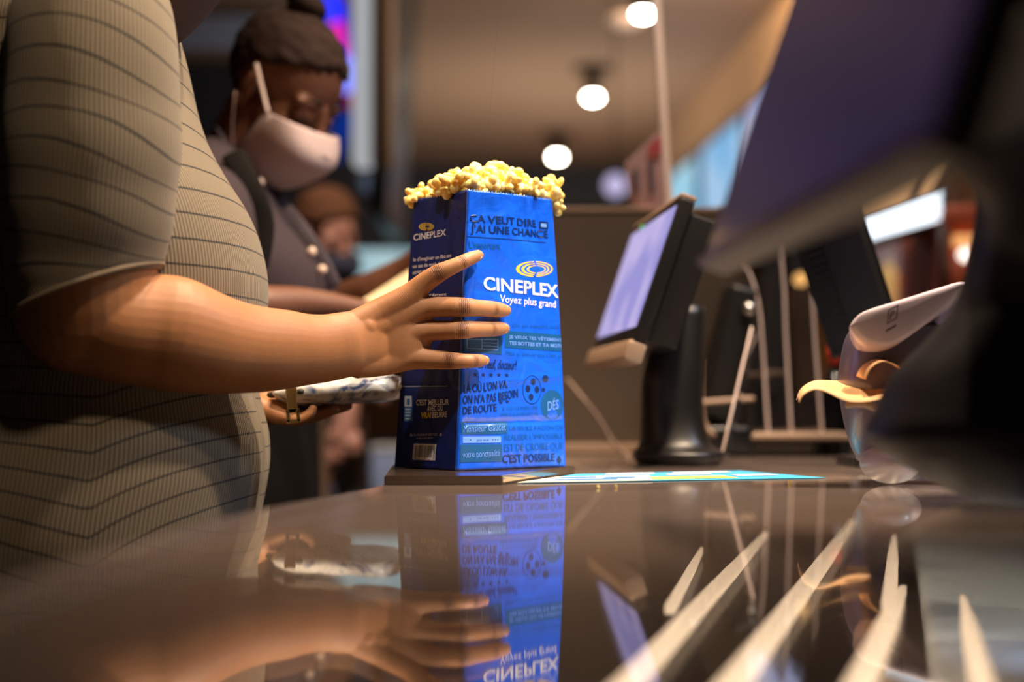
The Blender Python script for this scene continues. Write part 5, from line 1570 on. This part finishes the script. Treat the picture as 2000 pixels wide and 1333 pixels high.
for i in range(33):
    t = -1 + 2 * i / 32
    k = max(0.03, (1 - abs(t) ** 7)) ** 0.5
    rings.append([pc0 + Vector((t * hx, math.copysign(abs(math.cos(2 * PI * j / 40)) ** 0.8, math.cos(2 * PI * j / 40)) * hy * (0.9 + 0.1 * k), math.copysign(abs(math.sin(2 * PI * j / 40)) ** 0.9, math.sin(2 * PI * j / 40)) * hz * k + 0.004 * t + 0.0015 * mnoise.noise(Vector((t * 5, j * 0.3, 2))))) for j in range(40)])
rings_to_bm(bm, rings); obj('body', bm, pouch_mat(), pouch)
bm = bmesh.new(); tube(bm, [V(530, 772, 1.71), V(560, 768, 1.695), V(590, 765, 1.685)], [(0.004, 0.007)] * 3, 10, smooth=3); obj('zip_tape', bm, mat('dark_olive_tape', lin(52, 52, 44), 0.7), pouch)
brass = mat('old_brass', lin(190, 160, 105), 0.35, metal=1.0, vary=0.15)
zt_ = V(569, 764, 1.655)
bm = bmesh.new(); add_box(bm, zt_, X3, Y3, Z3, 0.013, 0.006, 0.009, 0.001); zs_ = obj('slider', bm, brass, pouch, sharp=40)
ua = Vector((0.10, 0, -1)).normalized(); ub = Vector((1, 0, 0.10)).normalized(); o_ = zt_ + ua * 0.003 - Vector((0, 0.0035, 0))
bm = bmesh.new()
add_box(bm, o_ + ua * 0.011, ub, Y3, ua, 0.010, 0.0016, 0.021, 0.0006)
add_box(bm, o_ + ua * 0.026 - ub * 0.0058, ub, Y3, ua, 0.0028, 0.0016, 0.012, 0.0006); add_box(bm, o_ + ua * 0.026 + ub * 0.0058, ub, Y3, ua, 0.0028, 0.0016, 0.012, 0.0006)
add_box(bm, o_ + ua * 0.0325, ub, Y3, ua, 0.0144, 0.0016, 0.003, 0.0006); add_box(bm, o_ + ua * 0.0205, ub, Y3, ua, 0.0144, 0.0016, 0.003, 0.0006)
obj('zip_pull', bm, brass, zs_, sharp=40)

# ------------------------------------------------------------------ the worker in a grey mask
SKIN2 = skin_mat('deep_brown_skin', (0.15, 0.062, 0.034), False, 0.5)
worker = tag(empty('person', (V(500, 600, 2.25).x, 2.25, -0.95)), 'worker with a top bun, pale grey face mask and purple grey polo', 'person')
d2 = 2.24
HT2 = head_matrix(V(553, 180, d2 - 0.02), 42, 26, 0, 1.0)
bm = bmesh.new()
head_parts(bm, HT2)
tube(bm, [V(455, 345, d2 + 0.02), V(478, 290, d2), V(512, 220, d2 - 0.01)], [0.070, 0.058, 0.056], 22, up=(1, 0, 0), smooth=3)
T2 = [(285, 395, 470, .09), (315, 372, 500, .15), (360, 350, 530, .19), (410, 335, 560, .205), (460, 325, 592, .21), (500, 322, 622, .212), (540, 322, 644, .21), (590, 330, 652, .20), (650, 338, 640, .19), (740, 345, 615, .19), (850, 345, 612, .205), (960, 345, 616, .21), (1080, 345, 612, .20)]
def rings2(shrink, n=48, sub=3):
    out = []
    for py, pb_, pf, hw in catmull(T2, sub):
        xb, xf = V(pb_, py, d2).x, V(pf, py, d2).x
        out.append(superring((xb + xf) / 2, d2, V(0, py, d2).z, (xf - xb) / 2 - shrink, (xf - xb) / 2 - shrink, hw - shrink, n, 2.2))
    return out
rings_to_bm(bm, rings2(0.008))
RA = [(425, 395, 2.06, 48), (430, 420, 2.04, 54), (445, 520, 2.02, 50), (462, 592, 2.03, 46), (520, 597, 2.05, 40), (580, 594, 2.08, 34), (650, 598, 2.11, 26), (700, 606, 2.13, 22), (745, 615, 2.15, 24)]
p_, r_ = arm_pts(RA); tube(bm, p_, r_, 22, up=(0, 1, 0), smooth=3)
for k in range(4):
    p_, r_ = arm_pts([(740, 608 + 8 * k, 2.15, 11), (775, 612 + 8 * k, 2.16, 9), (800, 620 + 7 * k, 2.18, 8), (815, 630 + 6 * k, 2.20, 6)]); tube(bm, p_, r_, 12, smooth=3)
p_, r_ = arm_pts([(730, 604, 2.15, 12), (760, 594, 2.17, 10), (785, 592, 2.19, 8)]); tube(bm, p_, r_, 12, smooth=3)
LA2 = [(450, 375, 2.42, 52), (480, 450, 2.45, 50), (540, 548, 2.46, 46), (640, 592, 2.44, 40), (720, 564, 2.40, 32), (785, 524, 2.38, 22), (830, 500, 2.36, 24)]
p_, r_ = arm_pts(LA2); tube(bm, p_, r_, 22, up=(0, 1, 0), smooth=3)
for k in range(4):
    p_, r_ = arm_pts([(825, 488 + 8 * k, 2.36, 11), (860, 480 + 9 * k, 2.36, 9), (885, 482 + 9 * k, 2.38, 8)]); tube(bm, p_, r_, 12, smooth=3)
p_, r_ = arm_pts([(815, 492, 2.37, 12), (835, 470, 2.38, 10), (850, 458, 2.39, 8)]); tube(bm, p_, r_, 12, smooth=3)
for yy in (d2 - 0.10, d2 + 0.10):
    x_ = V(480, 600, d2).x
    tube(bm, [(x_, yy, -0.12), (x_, yy, -0.50), (x_ - 0.01, yy, -0.88)], [0.09, 0.062, 0.042], 20, up=(1, 0, 0), smooth=3)
    tube(bm, [(x_ - 0.04, yy, -0.915), (x_ + 0.15, yy, -0.925)], [(0.034, 0.038), (0.024, 0.038)], 14)
link_mesh('body', fuse(bm, 0.0032, 4, 0.5, 'body'), SKIN2, worker)
polo = mat('purple_grey_polo', lin(58, 50, 55), 0.85, spec=0.1, vary=0.1, bump=0.15, bump_scale=500)
apron = mat('black_apron_cloth', lin(16, 13, 13), 0.8, spec=0.1, vary=0.15)
r2 = rings2(0.0, 72, 4)
cut = [i for i, r in enumerate(r2) if r[0].z < V(0, 640, d2).z][0]
bm = bmesh.new(); rings_to_bm(bm, r2[:cut + 1], True, False); obj('polo_shirt', bm, polo, worker)
bm = bmesh.new(); rr = [[q + (q - sum(r, Vector()) / len(r)).normalized() * 0.004 for q in r] for r in r2[cut - 3:]]
x_ = V(480, 600, d2).x
last = rr[-1]; ctr_ = sum(last, Vector()) / len(last)
rr.append([Vector((ctr_.x + (q.x - ctr_.x) * 0.8, ctr_.y + (q.y - ctr_.y) * 0.95, -0.62)) for q in last])
rings_to_bm(bm, rr, False, False); obj('apron', bm, apron, worker)
for k_, st in enumerate((RA[:4], LA2[:3])):
    st2 = [(a, b, d, r + 13) for a, b, d, r in st]; st2[0] = (st2[0][0], st2[0][1] - 30, st2[0][2] + (0.05 if k_ == 0 else -0.05), st2[0][3] - 8)
    p_, r_ = arm_pts(st2[:3]); bm = bmesh.new(); rr_ = tube_rings(p_, r_, 28, (0, 1, 0), True, 4)[:-4]; rings_to_bm(bm, rr_, True, False); obj('shirt_sleeve', bm, polo, worker)
bm = bmesh.new(); tube(bm, [V(432, 262, d2 - 0.05), V(452, 300, d2 - 0.085), V(490, 345, d2 - 0.075), V(522, 378, d2 - 0.02)], [(0.016, 0.005)] * 4, 12, up=(-0.5, 0, 0.8), smooth=4); obj('collar', bm, polo, worker)
bm = bmesh.new(); tube(bm, [V(522, 378, d2 - 0.03), V(568, 430, d2 - 0.06), V(612, 492, d2 - 0.06), V(648, 560, d2 - 0.05)], [(0.016, 0.004)] * 4, 12, up=(1, 0, 0.4), smooth=4); pk = obj('placket', bm, mat('dark_purple_placket', lin(66, 58, 66), 0.85), worker)
bm = bmesh.new(); tube(bm, [V(455, 300, d2 - 0.16), V(490, 370, d2 - 0.19), V(512, 440, d2 - 0.20), V(500, 520, d2 - 0.215)], [(0.018, 0.003)] * 4, 10, up=(1, 0, 0), smooth=4); obj('apron_strap', bm, apron, worker)
but = mat('pearl_button', lin(225, 200, 185), 0.3)
for (px, py) in ((507, 356), (609, 492), (629, 527)):
    bm = bmesh.new(); ell(bm, V(px, py, d2 - 0.085), (0.007, 0.004, 0.007)); obj('button', bm, but, pk)
mk2 = mat('pale_grey_mask_cloth', lin(178, 160, 160), 0.85); st2_ = mat('white_elastic', lin(225, 205, 195), 0.7)
mask_mesh(HT2, worker, mk2, st2_)
hair2 = hair_mat('black_brown_hair', lin(44, 30, 26))
hair_shell(HT2, worker, hair2, bun=((-0.058, 0, 0.128), (0.036, 0.034, 0.022)))
face_details(HT2, worker, hair2, hair2)

# ------------------------------------------------------------------ the man further back
SKIN3 = skin_mat('pink_skin', (0.56, 0.26, 0.19), False, 0.42)
man = tag(empty('person', (V(620, 600, 4.0).x, 4.0, -0.95)), 'blurred man with short brown hair and a dark navy mask bending down in the back', 'person')
d3 = 3.9
HT3 = head_matrix(V(634, 462, d3), 30, 42, 0, 1.02)
bm = bmesh.new(); head_parts(bm, HT3)
tube(bm, [V(585, 560, d3 + 0.03), V(598, 520, d3 + 0.02), V(608, 480, d3)], [0.07, 0.06, 0.058], 20, up=(1, 0, 0), smooth=3)
T3 = [(545, 545, 630, .09), (560, 530, 650, .16), (590, 515, 665, .20), (640, 510, 680, .21), (720, 515, 680, .20), (820, 520, 672, .19), (900, 520, 668, .19)]
def rings3(shrink, n=44, sub=3):
    out = []
    for py, pb_, pf, hw in catmull(T3, sub):
        xb, xf = V(pb_, py, d3).x, V(pf, py, d3).x
        out.append(superring((xb + xf) / 2, d3 + 0.03, V(0, py, d3).z, (xf - xb) / 2 - shrink, (xf - xb) / 2 - shrink, hw - shrink, n, 2.2))
    return out
rings_to_bm(bm, rings3(0.008))
RA3 = [(608, 580, 3.68, 38), (640, 660, 3.62, 34), (668, 740, 3.50, 31), (676, 790, 3.42, 27), (672, 838, 3.38, 24), (662, 862, 3.37, 27)]
p_, r_ = arm_pts(RA3); tube(bm, p_, r_, 20, up=(0, 1, 0), smooth=3)
for k, (a, b) in enumerate([(688, 872), (674, 888), (658, 898), (644, 904)]):
    p_, r_ = arm_pts([(676 - 10 * k, 858 + 4 * k, 3.36, 12), (a, b, 3.34, 11), (a - 10, b + 14, 3.35, 9.5), (a - 18, b + 8, 3.37, 8)]); tube(bm, p_, r_, 12, smooth=3)
p_, r_ = arm_pts([(684, 842, 3.38, 13), (698, 866, 3.36, 11), (692, 886, 3.34, 9)]); tube(bm, p_, r_, 12, smooth=3)
LA3 = [(575, 580, 4.12, 36), (600, 680, 4.15, 33), (640, 740, 4.05, 28), (690, 760, 3.95, 22), (720, 765, 3.92, 24)]
p_, r_ = arm_pts(LA3); tube(bm, p_, r_, 20, up=(0, 1, 0), smooth=3)
for k in range(4):
    p_, r_ = arm_pts([(716, 756 + 6 * k, 3.92, 8), (740, 760 + 6 * k, 3.90, 7), (752, 768 + 6 * k, 3.90, 6)]); tube(bm, p_, r_, 12, smooth=3)
p_, r_ = arm_pts([(712, 756, 3.93, 9), (728, 742, 3.92, 7), (738, 738, 3.92, 6)]); tube(bm, p_, r_, 12, smooth=3)
for yy in (d3 - 0.08, d3 + 0.14):
    x_ = V(595, 600, d3).x
    tube(bm, [(x_, yy, -0.10), (x_, yy, -0.50), (x_ - 0.01, yy, -0.88)], [0.085, 0.06, 0.042], 20, up=(1, 0, 0), smooth=3)
    tube(bm, [(x_ - 0.04, yy, -0.915), (x_ + 0.17, yy, -0.925)], [(0.034, 0.038), (0.024, 0.038)], 14)
link_mesh('body', fuse(bm, 0.004, 4, 0.5, 'body'), SKIN3, man)
navy = mat('dark_navy_shirt', lin(34, 34, 46), 0.85, vary=0.1)
bm = bmesh.new(); rings_to_bm(bm, rings3(0.0, 60, 4), True, False); obj('shirt', bm, navy, man)
bm = bmesh.new(); l3 = rings3(0.002, 60, 4)[-5:]; c3 = sum(l3[-1], Vector()) / 60
l3.append([Vector((c3.x + (q.x - c3.x) * 0.85, c3.y + (q.y - c3.y), -0.88)) for q in l3[-1]]); rings_to_bm(bm, l3, False, False); obj('trousers', bm, apron, man)
for st in (RA3[:4], LA3[:3]):
    p_, r_ = arm_pts([(a, b, d, r + 6) for a, b, d, r in st]); bm = bmesh.new(); rings_to_bm(bm, tube_rings(p_, r_, 24, (0, 1, 0), False, 4), True, False); obj('shirt_sleeve', bm, navy, man)
mk3 = mat('dark_navy_mask_cloth', lin(36, 36, 54), 0.8)
mask_mesh(HT3, man, mk3, mk3)
hair3 = hair_mat('brown_hair', lin(88, 54, 34))
hair_shell(HT3, man, hair3, top=1.08, rough=0.010)
face_details(HT3, man, hair3, hair3)
# pale paper tray the worker holds behind the big hand
tr_ = tag(empty('paper_tray', V(745, 575, 2.24)), 'pale yellow paper tray in the worker\'s hands just behind the wrist', 'paper tray')
bm = bmesh.new(); a_, b_, c_, e_ = V(690, 612, 2.26), V(812, 612, 2.26), V(812, 520, 2.28), V(700, 592, 2.28)
quad_sheet(bm, a_, b_, c_, e_, 6, 6, 0.002); obj('side', bm, mat('cream_card', lin(250, 232, 185), 0.7), tr_, smooth=False)
bm = bmesh.new(); quad_sheet(bm, a_, b_, b_ + Vector((0, 0.09, 0)), a_ + Vector((0, 0.09, 0)), 4, 4, 0.002); obj('base', bm, mat('cream_card_base', lin(245, 225, 180), 0.7), tr_, smooth=False)
